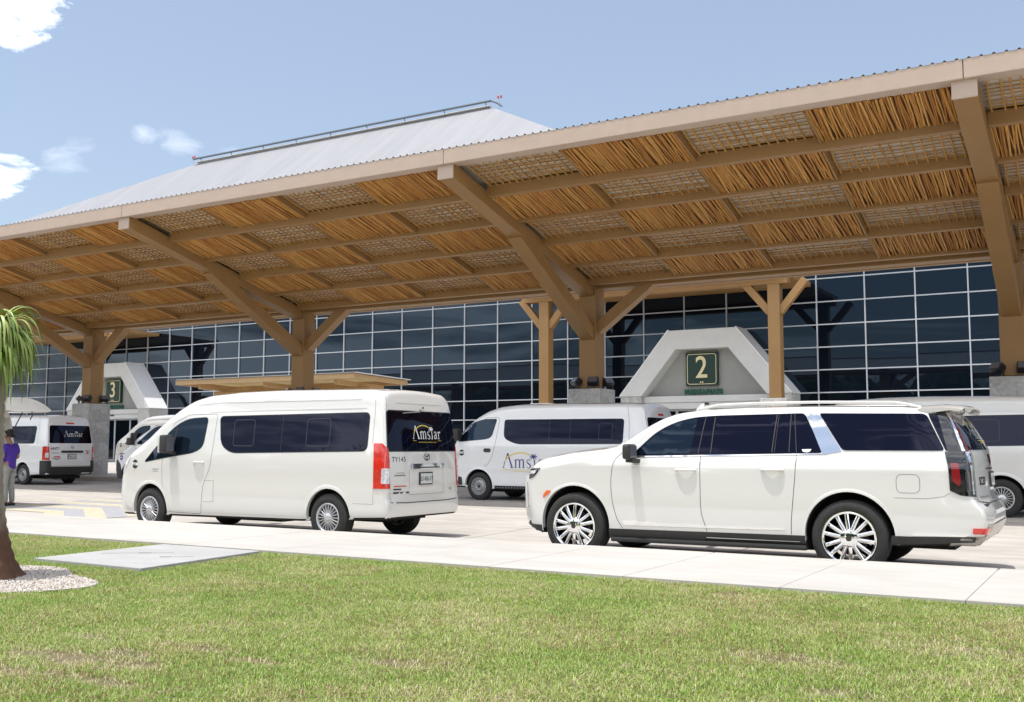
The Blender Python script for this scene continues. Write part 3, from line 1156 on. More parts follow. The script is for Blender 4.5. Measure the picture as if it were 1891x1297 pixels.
def offset_poly(poly, d):
    """push an outline outwards (d > 0)"""
    n = len(poly)
    area = sum(poly[i][0] * poly[(i + 1) % n][1] - poly[(i + 1) % n][0] * poly[i][1] for i in range(n))
    sg = 1 if area > 0 else -1
    out = []
    for i in range(n):
        a, b, c = Vector(poly[i - 1]), Vector(poly[i]), Vector(poly[(i + 1) % n])
        e1, e2 = (b - a), (c - b)
        if e1.length < 1e-9 or e2.length < 1e-9:
            out.append(poly[i])
            continue
        n1 = Vector((e1.y, -e1.x)).normalized() * sg
        n2 = Vector((e2.y, -e2.x)).normalized() * sg
        m_ = n1 + n2
        m_ = m_.normalized() if m_.length > 1e-6 else n1
        k = d / max(.4, m_.dot(n1))
        out.append((b.x + m_.x * k, b.y + m_.y * k))
    return out


def link_mesh(name, vs, fs, m, parent, smooth=40):
    me = bpy.data.meshes.new(name)
    me.from_pydata(vs, [], fs)
    for x in (m if isinstance(m, (list, tuple)) else [m]):
        me.materials.append(x)
    me.polygons.foreach_set('use_smooth', [True] * len(me.polygons))
    me.set_sharp_from_angle(angle=R(smooth))
    o = bpy.data.objects.new(name, me)
    C.objects.link(o)
    o.parent = parent
    return o


def patch(body, poly, view, off, m, name, parent, res=.05, skirt=.02, smooth=40):
    """a panel that follows the body inside an outline drawn in side, end or top view"""
    P = densify(poly, res)
    n = len(P)
    pts = [Vector(p) for p in P]
    us, vs_ = [p[0] for p in P], [p[1] for p in P]
    u = min(us) + res / 2
    while u < max(us):
        v = min(vs_) + res / 2
        while v < max(vs_):
            if in_poly((u, v), P) and min((a - u) ** 2 + (b - v) ** 2 for a, b in P) > (res * .55) ** 2:
                pts.append(Vector((u, v)))
            v += res
        u += res
    co, _, fs, *_r = delaunay_2d_cdt(pts, [(i, (i + 1) % n) for i in range(n)], [], 1, 1e-6)
    V, NN = [], []
    for p in co:
        q, nr = body.hit(p.x, p.y, view)
        V.append(q + nr * off)
        NN.append(nr)
    F = [tuple(f) for f in fs]
    # outward orientation
    if F:
        f = F[0]
        nn = (V[f[1]] - V[f[0]]).cross(V[f[2]] - V[f[0]])
        if nn.dot(NN[f[0]]) < 0:
            F = [f[::-1] for f in F]
    if skirt:
        cnt = {}
        for f in F:
            for i in range(len(f)):
                e = (f[i], f[(i + 1) % len(f)])
                cnt[e] = 1
        bd = [e for e in cnt if (e[1], e[0]) not in cnt]
        low = {}
        for a, b in bd:
            for q in (a, b):
                if q not in low:
                    low[q] = len(V)
                    V.append(V[q] - NN[q] * (skirt + off))
        for a, b in bd:
            F.append((b, a, low[a], low[b]))
    return link_mesh(name, V, F, m, parent, smooth)


def decal(body, polys, view, off, m, name, parent):
    """flat shapes (lists of outlines) laid onto the body"""
    V, F = [], []
    for poly in polys:
        o = len(V)
        for (a, b) in poly:
            q, nr = body.hit(a, b, view)
            V.append(q + nr * off)
        F.append(tuple(range(o, o + len(poly))))
    return link_mesh(name, V, F, m, parent, 80)


def decal_text(body, txt, u, v, h, view, off, m, name, parent, spacing=1.0, flipu=False, bold=0.0, wide=1.0, slant=0.0):
    vs, fs = text_mesh(txt, h * 1.4, 0, spacing=spacing, bold=bold)
    sgn = -1 if flipu else 1
    V = []
    for a, b, c in vs:
        q, nr = body.hit(u + sgn * (a * wide + slant * b), v + b, view)
        V.append(q + nr * off)
    return link_mesh(name, V, fs, m, parent, 80)


def seam(body, pts, view, w, m, name, parent, off=.0015, closed=False):
    P = densify(pts, .03, closed)
    if closed:
        P.append(P[0])
    polys = []
    for a, b in zip(P[:-1], P[1:]):
        d = Vector((b[0] - a[0], b[1] - a[1]))
        if d.length < 1e-6:
            continue
        nrm = Vector((-d.y, d.x)).normalized() * w / 2
        polys.append([(a[0] - nrm.x, a[1] - nrm.y), (b[0] - nrm.x, b[1] - nrm.y), (b[0] + nrm.x, b[1] + nrm.y), (a[0] + nrm.x, a[1] + nrm.y)])
    return decal(body, polys, view, off, m, name, parent)


def smooth_path(pts, n=10):
    """Catmull-Rom through the given points"""
    P = [Vector(p) for p in pts]
    out = []
    for i in range(len(P) - 1):
        p0, p1, p2, p3 = P[max(i - 1, 0)], P[i], P[i + 1], P[min(i + 2, len(P) - 1)]
        for k in range(n):
            t = k / n
            q = .5 * ((2 * p1) + (p2 - p0) * t + (2 * p0 - 5 * p1 + 4 * p2 - p3) * t * t + (3 * p1 - p0 - 3 * p2 + p3) * t ** 3)
            out.append(tuple(q))
    out.append(tuple(P[-1]))
    return out


def body_object(b, wells, m, parent, name='body', step=.04, hole=None, dark_below=0.0):
    """the painted shell with wheel arches cut out"""
    v, f = b.grid(step, 1)
    me = bpy.data.meshes.new(name)
    me.from_pydata(v, [], f)
    me.materials.append(m)
    me.materials.append(M['well'])
    o = bpy.data.objects.new(name, me)
    C.objects.link(o)
    mb = MB()
    for (x, z, r, y0, y1) in wells:
        n = 48
        ring = [(x + r * math.cos(2 * math.pi * i / n), z + r * math.sin(2 * math.pi * i / n)) for i in range(n)]
        mb.prism(ring, y0, y1, 'xz')
    if hole:
        mb.box(*hole)
    cut = mb.build('cutter', M['well'])
    md = o.modifiers.new('cut', 'BOOLEAN')
    md.object = cut
    md.operation = 'DIFFERENCE'
    md.solver = 'EXACT'
    dg = bpy.context.evaluated_depsgraph_get()
    me2 = bpy.data.meshes.new_from_object(o.evaluated_get(dg))
    o.modifiers.clear()
    o.data = me2
    me2.name = name
    bpy.data.objects.remove(cut)
    bpy.data.meshes.remove(me)
    me2.materials.clear()
    me2.materials.append(m)
    me2.materials.append(M['well'])
    for p in me2.polygons:
        c = p.center
        p.material_index = 0
        for (x, z, r, y0, y1) in wells:
            lo, hi = min(y0, y1), max(y0, y1)
            if lo - .01 < c.y < hi + .01:
                d = math.hypot(c.x - x, c.z - z)
                if (abs(d - r) < .012 and abs(p.normal.y) < .6) or (d < r + .01 and abs(abs(c.y) - min(abs(lo), abs(hi))) < .01):
                    p.material_index = 1
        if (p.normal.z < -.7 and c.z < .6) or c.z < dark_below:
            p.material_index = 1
    me2.polygons.foreach_set('use_smooth', [True] * len(me2.polygons))
    me2.set_sharp_from_angle(angle=R(38))
    o.parent = parent
    return o


# ---- wheels: face towards -Y at y = 0
def tyre_mesh(r, w, rim):
    b = MB()
    sh = .035
    prof = [(rim, -w / 2 + .012), (rim + .012, -w / 2 + .002), (rim + (r - rim) * .45, -w / 2 - .006), (r - sh, -w / 2 + .006), (r - sh * .35, -w / 2 + .02), (r - .004, -w / 2 + .045)]
    # tread with grooves
    for gy in (-.30, -.1, .1, .30):
        y = gy * w
        prof += [(r, y - .012), (r - .009, y - .007), (r - .009, y + .007), (r, y + .012)]
    prof += [(r - .004, w / 2 - .045), (r - sh * .35, w / 2 - .02), (r - sh, w / 2 - .006), (rim + .012, w / 2 - .002), (rim, w / 2 - .012)]
    b.lathe(prof, 56, 'y')
    return b


def spoke(b, a, r0, r1, w0, w1, y0, y1, th, skew=0.0):
    """a tapering spoke from the hub to the rim; front face at y0 (hub) and y1 (rim)"""
    ca, sa = math.cos(a), math.sin(a)
    vs = []
    for (r_, w, y, sk) in ((r0, w0, y0, 0), (r0 + (r1 - r0) * .5, (w0 + w1) / 2, (y0 + y1) / 2 - .004, skew * .5), (r1, w1, y1, skew)):
        for (dw, dy) in ((-w / 2, .008), (-w * .22, 0), (w * .22, 0), (w / 2, .008), (w / 2, th), (-w / 2, th)):
            t = dw + sk
            vs.append((r_ * ca - t * sa, y + dy, r_ * sa + t * ca))
    fs = []
    for i in range(2):
        for k in range(6):
            fs.append((i * 6 + k, i * 6 + (k + 1) % 6, i * 6 + 6 + (k + 1) % 6, i * 6 + 6 + k))
    fs += [tuple(range(5, -1, -1)), tuple(range(12, 18))]
    b.add(vs, fs)


def wheel(kind, parent, x, y, z, side):
    if kind == 'luxury':
        r, w, rim = .418, .285, .292
    elif kind == 'steel':
        r, w, rim = .335, .19, .205
    elif kind == 'alloy5':
        r, w, rim = .345, .215, .215
    else:
        r, w, rim = .356, .22, .213
    yf = -w / 2
    b = MB()
    barrel = [(rim - .004, yf + .004), (rim + .004, yf - .004), (rim - .012, yf - .004), (rim - .026, yf + .02), (rim - .03, w / 2 - .02), (rim, w / 2)]
    b.cur = 0
    b.lathe(barrel, 48, 'y')
    if kind == 'luxury':
        for i in range(7):
            for d in (-1, 1):
                a = 2 * math.pi * i / 7 + R(90) + d * R(11.5)
                spoke(b, a, .075, rim - .012, .042, .039, yf - .004, yf + .006, .05, skew=d * .012)
        b.lathe([(.001, yf - .018), (.055, yf - .018), (.095, yf - .008), (.108, yf + .008), (.105, yf + .05), (.001, yf + .05)], 40, 'y')
        for i in range(6):
            a = 2 * math.pi * i / 6 + .3
            b.lathe([(.001, yf - .022), (.011, yf - .022), (.013, yf - .012)], 10, 'y', c=(.072 * math.cos(a), 0, .072 * math.sin(a)))
        b.lathe([(rim - .028, yf + .01), (rim - .02, yf - .002), (rim - .005, yf - .006), (rim + .002, yf)], 48, 'y')
        b.cur = 1
        b.lathe([(.001, yf - .0195), (.032, yf - .0195)], 24, 'y')
        b.lathe([(.001, yf + .085), (.19, yf + .085), (.19, yf + .115), (.001, yf + .115)], 32, 'y')
        ms = [M['chrome'], M['plastic']]
    elif kind == 'steel':
        b.lathe([(.001, yf + .018), (.062, yf + .018), (.075, yf + .006), (.095, yf + .004), (.125, yf + .03), (.15, yf + .034), (.165, yf + .012), (.19, yf + .014), (rim - .008, yf + .03)], 40, 'y')
        for i in range(5):
            a = 2 * math.pi * i / 5
            b.lathe([(.001, yf + .005), (.011, yf + .005), (.013, yf + .02)], 8, 'y', c=(.052 * math.cos(a), 0, .052 * math.sin(a)))
        b.cur = 1
        for i in range(14):
            a = 2 * math.pi * i / 14
            ca, sa = math.cos(a), math.sin(a)
            vs = []
            for da, dr in ((-.011, .166), (.011, .166), (.014, .190), (-.014, .190)):
                vs.append((dr * ca - da * sa, yf + .0095, dr * sa + da * ca))
            b.add(vs, [(0, 1, 2, 3)])
        b.lathe([(.001, yf + .001), (.034, yf + .001), (.04, yf + .02)], 16, 'y')
        ms = [M['steelgrey'], M['plastic']]
    elif kind == 'alloy5':
        for i in range(5):
            for d in (-1, 1):
                spoke(b, 2 * math.pi * i / 5 + .5 + d * .17, .045, rim - .008, .05, .05, yf + .002, yf + .002, .03)
        b.lathe([(.001, yf - .004), (.05, yf - .004), (.06, yf + .02)], 24, 'y')
        b.cur = 1
        b.lathe([(.001, yf + .05), (rim - .02, yf + .05)], 32, 'y')
        ms = [M['alloy'], M['plastic']]
    else:                      # silver cover with ten pairs of fine spokes
        for i in range(10):
            for d in (-1, 1):
                a = 2 * math.pi * i / 10 + d * R(7.6)
                spoke(b, a, .05, rim - .008, .019, .017, yf + .0, yf + .012, .025, skew=d * .006)
        b.lathe([(.001, yf - .012), (.03, yf - .012), (.055, yf - .006), (.072, yf + .006), (.074, yf + .03)], 32, 'y')
        b.lathe([(rim - .022, yf + .016), (rim - .016, yf + .002), (rim - .002, yf - .006), (rim + .006, yf + .0)], 48, 'y')
        b.cur = 1
        b.lathe([(.001, yf + .035), (rim - .02, yf + .035)], 32, 'y')
        ms = [M['alloy'], M['plastic']]
    o = b.build('wheel', ms, parent, smooth=35)
    o.location = (x, y + side * (-w / 2), z)
    if side > 0:
        o.rotation_euler.z = math.pi
    t = tyre_mesh(r, w, rim).build('tyre', M['rubber'], o, smooth=35)
    # little turn so that wheels do not match spoke for spoke
    o.rotation_mode = 'XYZ'
    return o


def wheels(kind, parent, axles, half, z):
    for i, x in enumerate(axles):
        for s in (-1, 1):
            o = wheel(kind, parent, x, s * half, z, s)
            o.rotation_euler.y = .35 * i + .2 * s


def arch_lip(body, x, z, r0, r1, view, m, parent, off=.012, a0=-25, a1=205):
    n = 28
    inner = [(x + r0 * math.cos(R(a0 + (a1 - a0) * i / n)), z + r0 * math.sin(R(a0 + (a1 - a0) * i / n))) for i in range(n + 1)]
    outer = [(x + r1 * math.cos(R(a0 + (a1 - a0) * i / n)), z + r1 * math.sin(R(a0 + (a1 - a0) * i / n))) for i in range(n + 1)]
    V, F = [], []
    for i in range(n + 1):
        po, no = body.hit(outer[i][0], outer[i][1], view)
        mid = ((inner[i][0] + outer[i][0]) / 2, (inner[i][1] + outer[i][1]) / 2)
        pm, nm = body.hit(mid[0], mid[1], view)
        pi_, ni = body.hit(inner[i][0], inner[i][1], view)
        V += [po + no * .001, pm + nm * off, pi_ + ni * off, pi_ - ni * .05]
    for i in range(n):
        for k in range(3):
            F.append((i * 4 + k, i * 4 + k + 1, i * 4 + 5 + k, i * 4 + 4 + k))
    if view[1] < 0:
        F = [f[::-1] for f in F]
    return link_mesh('arch_lip', V, F, m, parent, 50)


# ---- the serif word mark with its swoosh and palm, as plain strokes (unit: x-height line at .55, caps at .95)
def ribbon(pts, w):
    P = [Vector(p) for p in pts]
    ws = [w] * len(P) if isinstance(w, (int, float)) else w
    out = []
    for i in range(len(P) - 1):
        d = (P[i + 1] - P[i])
        nrm = Vector((-d.y, d.x)).normalized()
        a, b = nrm * ws[i] / 2, nrm * ws[i + 1] / 2
        out.append([tuple(P[i] - a), tuple(P[i + 1] - b), tuple(P[i + 1] + b), tuple(P[i] + a)])
    return out


def wordmark():
    S, Y = [], []
    # A, without a bar
    S += ribbon([(.02, .0), (.36, .98)], .045) + ribbon([(.36, .98), (.72, .0)], .11)
    S += [[(-.06, 0), (.13, 0), (.13, .035), (-.06, .035)], [(.56, 0), (.86, 0), (.86, .035), (.56, .035)]]
    # m
    for x in (1.0, 1.30, 1.60):
        S += [[(x - .045, 0), (x + .045, 0), (x + .045, .5), (x - .045, .5)], [(x - .10, 0), (x + .10, 0), (x + .10, .032), (x - .10, .032)]]
    for x in (1.0, 1.30):
        S += ribbon(smooth_path([(x + .03, .44), (x + .14, .56), (x + .25, .54), (x + .30, .44)], 4), [.03, .03, .04, .05, .06, .07, .07, .07, .08, .08, .08, .08, .08])
    S += [[(.89, .50), (1.045, .50), (1.045, .57), (.89, .53)]]
    # s
    S += ribbon(smooth_path([(2.12, .45), (2.0, .56), (1.86, .47), (1.93, .33), (2.1, .22), (2.13, .08), (1.98, -.01), (1.83, .1)], 5), [.035] * 6 + [.05] * 8 + [.09] * 12 + [.05] * 6 + [.035] * 4)
    # t drawn as a palm
    S += ribbon(smooth_path([(2.40, -.03), (2.46, .25), (2.43, .5), (2.38, .68)], 5), [.12, .11, .1, .1, .09, .09, .085, .08, .08, .075, .07, .07, .065, .06, .06, .06])
    for (dx, dy, ex, ey) in ((-.16, .12, -.32, -.02), (-.10, .2, -.24, .18), (.04, .2, .16, .2), (.14, .13, .3, .02), (-.14, -.0, -.24, -.14), (.12, .04, .2, -.1)):
        S += ribbon(smooth_path([(2.38, .68), (2.38 + dx, .68 + dy), (2.38 + ex, .68 + ey)], 4), [.05, .06, .07, .075, .07, .06, .05, .03, .015])
    # a
    S += ribbon(smooth_path([(2.74, .44), (2.86, .56), (3.0, .48), (3.02, .3), (3.02, .1), (3.12, .02)], 4), [.05] * 6 + [.09] * 12 + [.05] * 3)
    S += ribbon(smooth_path([(3.0, .33), (2.8, .26), (2.72, .13), (2.82, .02), (3.0, .12)], 4), .07)
    # r
    S += [[(3.30, 0), (3.39, 0), (3.39, .54), (3.30, .54)], [(3.23, 0), (3.48, 0), (3.48, .032), (3.23, .032)], [(3.2, .5), (3.35, .5), (3.35, .57), (3.2, .53)]]
    S += ribbon(smooth_path([(3.38, .42), (3.48, .55), (3.60, .5)], 4), [.04, .05, .06, .07, .08, .09, .1, .1, .1])
    Y += ribbon(smooth_path([(.12, .42), (.5, .78), (1.1, 1.0), (1.7, .98), (2.12, .84)], 6), [.02, .05] + [.07] * 21 + [.04, .02])
    # thin baseline under the word
    Y += [[(-.06, -.14), (3.62, -.14), (3.62, -.115), (-.06, -.115)]]
    return S, Y


WM_S, WM_Y = wordmark()


def wordmark_decal(body, u, v, width, view, m, my, parent, off=.006, flipu=False):
    k = width / 3.68
    sg = -1 if flipu else 1
    T = lambda poly: [(u + sg * (a - 1.78) * k, v + (b - .4) * k) for a, b in poly]
    decal(body, [T(p) for p in WM_S], view, off, m, 'word_mark', parent)
    decal(body, [T(p) for p in WM_Y], view, off + .001, my, 'swoosh', parent)
    o = decal_text(body, 'A DESTINATION MANAGEMENT COMPANY', u + sg * (1.78 - 1.78) * k, v + (-.25 - .4) * k, .075 * k, view, off, my, 'tag_line', parent, spacing=1.0, flipu=flipu, wide=1.0 * 3.6 / (3.6 * 0.62) * .72)
    return o


def plate(body, u, v, w, h, view, parent, txt, tilt=0):
    patch(body, [(u - w / 2, v - h / 2), (u + w / 2, v - h / 2), (u + w / 2, v + h / 2), (u - w / 2, v + h / 2)], view, .022, M['plastic'], 'plate_frame', parent, res=.1, skirt=.02)
    a, b = w / 2 - .018, h / 2 - .018
    p = patch(body, [(u - a, v - b), (u + a, v - b), (u + a, v + b), (u - a, v + b)], view, .025, M['plateW'], 'number_plate', parent, res=.1, skirt=.002)
    decal_text(body, txt, u, v - .005, h * .36, view, .028, M['ink'], 'plate_number', p, spacing=1.05, wide=.86)
    return p
def mirror_pair(fn):
    for sg in (-1, 1):
        fn(('y', sg), sg)


def handle(body, x, z, sg, m, parent, w=.24, h=.05):
    b = MB()
    pts = []
    for i in range(9):
        t = i / 8
        q, n = body.hit(x - w / 2 + w * t, z, ('y', sg))
        pts.append(q + n * (.004 + .03 * math.sin(math.pi * min(1, max(0, t))) ** .6))
    b.tube(pts, [.012] + [.017] * 7 + [.012], 8)
    # shallow cup behind the grip
    o = b.build('door_handle', m, parent, smooth=60)
    return o


def side_glass(body, poly, r, name, parent, m=None, off=.004, frame=True):
    for sg in (-1, 1):
        P = rounded(poly, r)
        o = patch(body, P, ('y', sg), off, m or M['carglass'], name, parent, res=.06, skirt=.012)
        if frame:
            seam(body, offset_poly(P, .006), ('y', sg), .014, M['plastic'], 'window_rubber', o, off=.0025, closed=True)


def windscreen(body, x0, x1, w0, w1, parent, name='windscreen', m=None):
    P = rounded([(x0, -w0), (x1, -w1), (x1, w1), (x0, w0)], .08)
    return patch(body, P, ('z', 1), .004, m or M['carglass'], name, parent, res=.07, skirt=.012)


def disc_decal(body, u, v, r, view, m, name, parent, off=.004, ry=None):
    P = [(u + r * math.cos(2 * math.pi * i / 24), v + (ry or r) * math.sin(2 * math.pi * i / 24)) for i in range(24)]
    return decal(body, [P], view, off, m, name, parent)


def ring_decal(body, u, v, rx, ry, w, view, m, name, parent, off=.006):
    P = [(u + rx * math.cos(2 * math.pi * i / 24), v + ry * math.sin(2 * math.pi * i / 24)) for i in range(25)]
    return decal(body, ribbon(P, w), view, off, m, name, parent)


# ------------------------------------------------------------------ high-roofed minibus (semi-bonneted)
def high_minibus(label, loc, code='TY145', open_back=False, side_mark=False):
    van = thing('minibus', label, 'minibus', loc, 'white vans of the transfer fleet')
    b = Body(5.90,
             zt=[(0, .93), (.05, 1.0), (.14, 1.12), (.25, 1.22), (.45, 1.345), (.85, 1.56), (1.25, 1.86), (1.57, 2.05), (1.84, 2.17), (2.16, 2.235), (2.78, 2.275), (3.6, 2.285), (5.5, 2.255), (5.9, 2.22)],
             zb=[(0, .24), (.5, .25), (1.4, .26), (4.3, .28), (5.2, .33), (5.9, .36)],
             W=[(0, .80), (.12, .865), (.3, .91), (.6, .945), (1.0, .965), (1.5, .97), (5.0, .97), (5.6, .962), (5.9, .945)],
             side=[(.2, .95), (.42, .985), (.62, .998), (.93, .996), (.985, 1.0), (1.02, 1.004), (1.15, 1.0), (1.32, .985), (1.9, .922), (2.05, .90), (2.3, .86)],
             rt=[(0, .12), (.4, .16), (1.0, .15), (1.8, .17), (2.5, .20), (5.9, .18)],
             crown=[(0, .04), (.5, .05), (1.6, .05), (2.5, .035), (5.9, .03)],
             fs=[(.2, .16), (.34, .10), (.6, .08), (.88, .10), (1.0, .10), (1.3, .08)],
             rs=[(.3, .02), (.45, .05), (.6, .05), (.66, .02), (.8, .03), (1.35, .0), (1.95, -.07), (2.3, -.14)],
             lf=.5, lr=.7, edge_f=.07, edge_r=.07, bulge_f=.10, bulge_r=.05)
    P = M['paint']
    ax = (1.0, 4.86)
    wells = [(x, .365, .425, s * 1.2, s * .55) for x in ax for s in (-1, 1)]
    body = body_object(b, wells, P, van, hole=(4.9, 6.3, -.80, .80, .60, 2.06) if open_back else None)
    for s in (-1, 1):
        for x in ax:
            arch_lip(b, x, .365, .418, .475, ('y', s), P, van, off=.006)
    wheels('cover', van, ax, .955, .352)
    # glass
    fwin = [(0.86, 1.145), (1.16, 1.43), (1.5, 1.715), (1.80, 1.845), (2.265, 1.865), (2.205, 1.39), (2.0, 1.305), (1.38, 1.225)]
    side_glass(b, fwin, [.02, .2, .3, .3, .07, .12, .2, .3], 'front_side_window', van, M['clearglass'])
    mwin = [(2.545, 1.875), (5.57, 1.895), (5.565, 1.345), (2.85, 1.305), (2.615, 1.43)]
    side_glass(b, mwin, [.07, .08, .09, .2, .16], 'side_window', van)
    for s in (-1, 1):
        v = ('y', s)
        for (x0, x1) in ((2.88, 3.32), (4.40, 4.86)):
            seam(b, rounded([(x0, 1.41), (x1, 1.41), (x1, 1.82), (x0, 1.82)], .06), v, .010, M['dimline'], 'sliding_pane', van, off=.006, closed=True)
        seam(b, [(3.90, 1.34), (3.905, 1.88)], v, .006, M['dimline'], 'glass_joint', van, off=.006)
        seam(b, [(1.50, 1.27), (1.58, 1.73)], v, .03, M['plastic'], 'quarter_bar', van, off=.006)
        # front door
        dp = [(1.30, .34), (2.20, .315), (2.245, .55), (2.275, .84), (2.40, 1.06), (2.45, 1.5), (2.47, 1.93), (1.82, 1.915), (1.45, 1.76), (1.12, 1.47), (.84, 1.13), (1.285, 1.09), (1.295, .8)]
        seam(b, rounded([(1.285, 1.17), (1.29, .85), (1.33, .6), (1.43, .33), (2.20, .315), (2.25, .75), (2.29, .86), (2.405, 1.06), (2.445, 1.5), (2.475, 1.925), (1.82, 1.915), (1.48, 1.78)], .05), v, .006, M['seam'], 'door_gap', van, off=.0015)
        handle(b, 2.15, 1.145, s, P, van)
        # tank flap, rear quarter lines
        seam(b, [(2.27, .855), (2.49, .855), (2.49, .52), (2.25, .52)], v, .005, M['softseam'], 'tank_flap', van)
        seam(b, [(5.33, .575), (5.70, .575), (5.70, .80)], v, .006, M['softseam'], 'bumper_gap', van)
        seam(b, [(5.66, 1.45), (5.665, 1.9), (5.64, 2.2)], v, .006, M['softseam'], 'pillar_gap', van)
        patch(b, rounded([(2.0, 2.075), (2.5, 2.105), (5.40, 2.10), (5.40, 2.135), (2.5, 2.145), (2.1, 2.12)], .02), v, .005, P, 'roof_rib', van, res=.05, skirt=.012)
        patch(b, rounded([(2.3, 1.955), (5.52, 1.965), (5.52, 1.985), (2.4, 1.985)], .01), v, .005, P, 'gutter', van, res=.06, skirt=.01)
        # lamps
        patch(b, [(.365, .80), (.585, .80), (.585, 1.45), (.46, 1.45), (.39, 1.37), (.37, 1.2)], ('c', s), .014, M['redlens'], 'tail_lamp', van, res=.04, skirt=.02)
        patch(b, rounded([(.375, .87), (.47, .87), (.47, 1.09), (.375, 1.09)], .02), ('c', s), .018, M['whitelens'], 'reversing_lamp', van, res=.03, skirt=.006)
        patch(b, rounded([(.20, .965), (.27, .96), (.40, 1.12), (.47, 1.235), (.38, 1.235), (.27, 1.15)], .02), v, .008, M['whitelens'], 'headlamp', van, res=.03, skirt=.012)
        # mirror
        mb_ = MB()
        q, n_ = b.hit(1.38, 1.26, v)
        mir = MB()
        mir.box(-.085, .085, -.10, .10, -.15, .15)
        mo = mir.build('mirror', M['plastic'], van, smooth=60, bevel=.045)
        mo.location = (1.54, q.y + s * .15, 1.44)
        MB().box(.0855, .0895, -.075, .075, -.12, .12).build('mirror_glass', M['lens'], mo)
        MB().box(-.10, -.06, -.104, .104, -.14, .155).build('mirror_cap', P, mo, bevel=.018, smooth=60)
        am = MB().bar((1.55, q.y + s * .12, 1.33), (1.57, q.y - s * .02, 1.28), .07, .05).build('mirror_arm', M['plastic'], van)
    windscreen(b, .62, 1.74, .77, .74, van)
    seam(b, [(.16, -.6), (.3, -.72), (.58, -.8)], ('z', 1), .006, M['softseam'], 'bonnet_gap', van)
    seam(b, [(.16, .6), (.3, .72), (.58, .8)], ('z', 1), .006, M['softseam'], 'bonnet_gap', van)
    # nose: grille and lower intake
    patch(b, rounded([(-.55, .80), (.55, .80), (.6, .9), (-.6, .9)], .03), ('x', -1), .006, M['chrome'], 'grille', van, res=.06)
    patch(b, rounded([(-.6, .38), (.6, .38), (.55, .62), (-.55, .62)], .05), ('x', -1), .005, M['plastic'], 'air_intake', van, res=.06)
    # stickers on the front wing
    for s in (-1,):
        v = ('y', s)
        st = disc_decal(b, .60, 1.10, .075, v, M['ink'], 'round_sticker', van)
        decal_text(b, code, .60, 1.10, .042, v, .006, M['whitevinyl'], 'sticker_code', st, bold=.004)
        seam(b, [(1.05, 1.02), (1.21, 1.025)], v, .012, M['softseam'], 'small_print', van)
        seam(b, [(1.07, .985), (1.19, .99)], v, .010, M['softseam'], 'small_print', van)
    # tail
    v = ('x', 1)
    if not open_back:
        rw = rounded([(-.875, 1.345), (.875, 1.345), (.825, 1.925), (-.825, 1.925)], .05)
        w = patch(b, rw, v, .004, M['carglass'], 'rear_window', van, res=.06, skirt=.012)
        seam(b, offset_poly(rw, .008), v, .016, M['plastic'], 'window_rubber', w, off=.0025, closed=True)
        wordmark_decal(b, .06, 1.60, .74, v, M['whitevinyl'], M['yellowvinyl'], van, off=.007)
        seam(b, [(-.845, .60), (-.5, .585), (.5, .585), (.845, .60)], v, .014, M['seam'], 'tailgate_gap', van)
        seam(b, [(-.845, .60), (-.86, 1.0), (-.855, 1.34), (-.84, 1.9), (-.79, 2.14)], v, .006, M['softseam'], 'tailgate_gap', van)
        seam(b, [(.845, .60), (.86, 1.0), (.855, 1.34), (.84, 1.9), (.79, 2.14)], v, .006, M['softseam'], 'tailgate_gap', van)
        patch(b, rounded([(-.6, 2.05), (.6, 2.05), (.57, 2.085), (-.57, 2.085)], .02), v, .004, P, 'tailgate_rib', van, res=.05, skirt=.01)
        # recess, chrome grip, emblem, plate
        seam(b, rounded([(-.43, 1.06), (-.43, .70), (.45, .70), (.45, 1.06)], .03), v, .005, M['softseam'], 'plate_recess', van)
        patch(b, rounded([(-.42, 1.075), (.44, 1.075), (.44, 1.15), (-.42, 1.15)], .02), v, .028, M['chrome'], 'grip_bar', van, res=.05, skirt=.03)
        patch(b, [(-.28, 1.085), (.32, 1.085), (.32, 1.105), (-.28, 1.105)], v, .031, M['plastic'], 'grip_slot', van, res=.06, skirt=.002)
        e = ring_decal(b, .01, 1.255, .075, .055, .014, v, M['chrome'], 'emblem', van)
        ring_decal(b, .01, 1.275, .048, .022, .012, v, M['chrome'], 'emblem_ring', e)
        ring_decal(b, .01, 1.25, .022, .045, .012, v, M['chrome'], 'emblem_ring', e)
        plate(b, -.03, .93, .33, .185, v, van, '33-RB-3T')
        decal_text(b, code, -.65, 1.215, .075, v, .004, M['ink'], 'fleet_code', van, spacing=1.1)
        for (y0, y1, z, t, m_) in ((-.76, -.52, .985, .018, M['softseam']), (-.72, -.54, 1.02, .008, M['softseam']), (-.78, -.5, .83, .016, M['redlens']), (-.79, -.62, .785, .02, M['ink']), (-.79, -.44, .735, .028, M['seam'])):
            decal(b, [[(y0, z - t / 2), (y1, z - t / 2), (y1, z + t / 2), (y0, z + t / 2)]], v, .004, m_, 'small_sticker', van)
        seam(b, [(.62, .76), (.70, .76)], v, .022, M['chrome'], 'model_badge', van, off=.005)
        wp = MB()
        q0, n0 = b.hit(-.05, 1.955, v)
        q1, n1 = b.hit(-.5, 1.895, v)
        wp.tube([q0 + n0 * .035, q0 + n0 * .02 + Vector((0, -.02, -.03)), q1 + n1 * .02], [.02, .012, .007], 6)
        wp.build('rear_wiper', M['softseam'], van, smooth=50)
        MB().lathe([(.001, 0), (.014, 0), (.012, .022), (.001, .024)], 10, c=tuple(b.hit(.05, 1.985, v)[0] + Vector((.01, 0, 0)))).build('washer_jet', M['plastic'], van)
    MB().box(.6, 5.6, -.5, .5, .30, .42).box(2.3, 3.4, -.35, .5, .2, .298).build('underbody', M['well'], van)
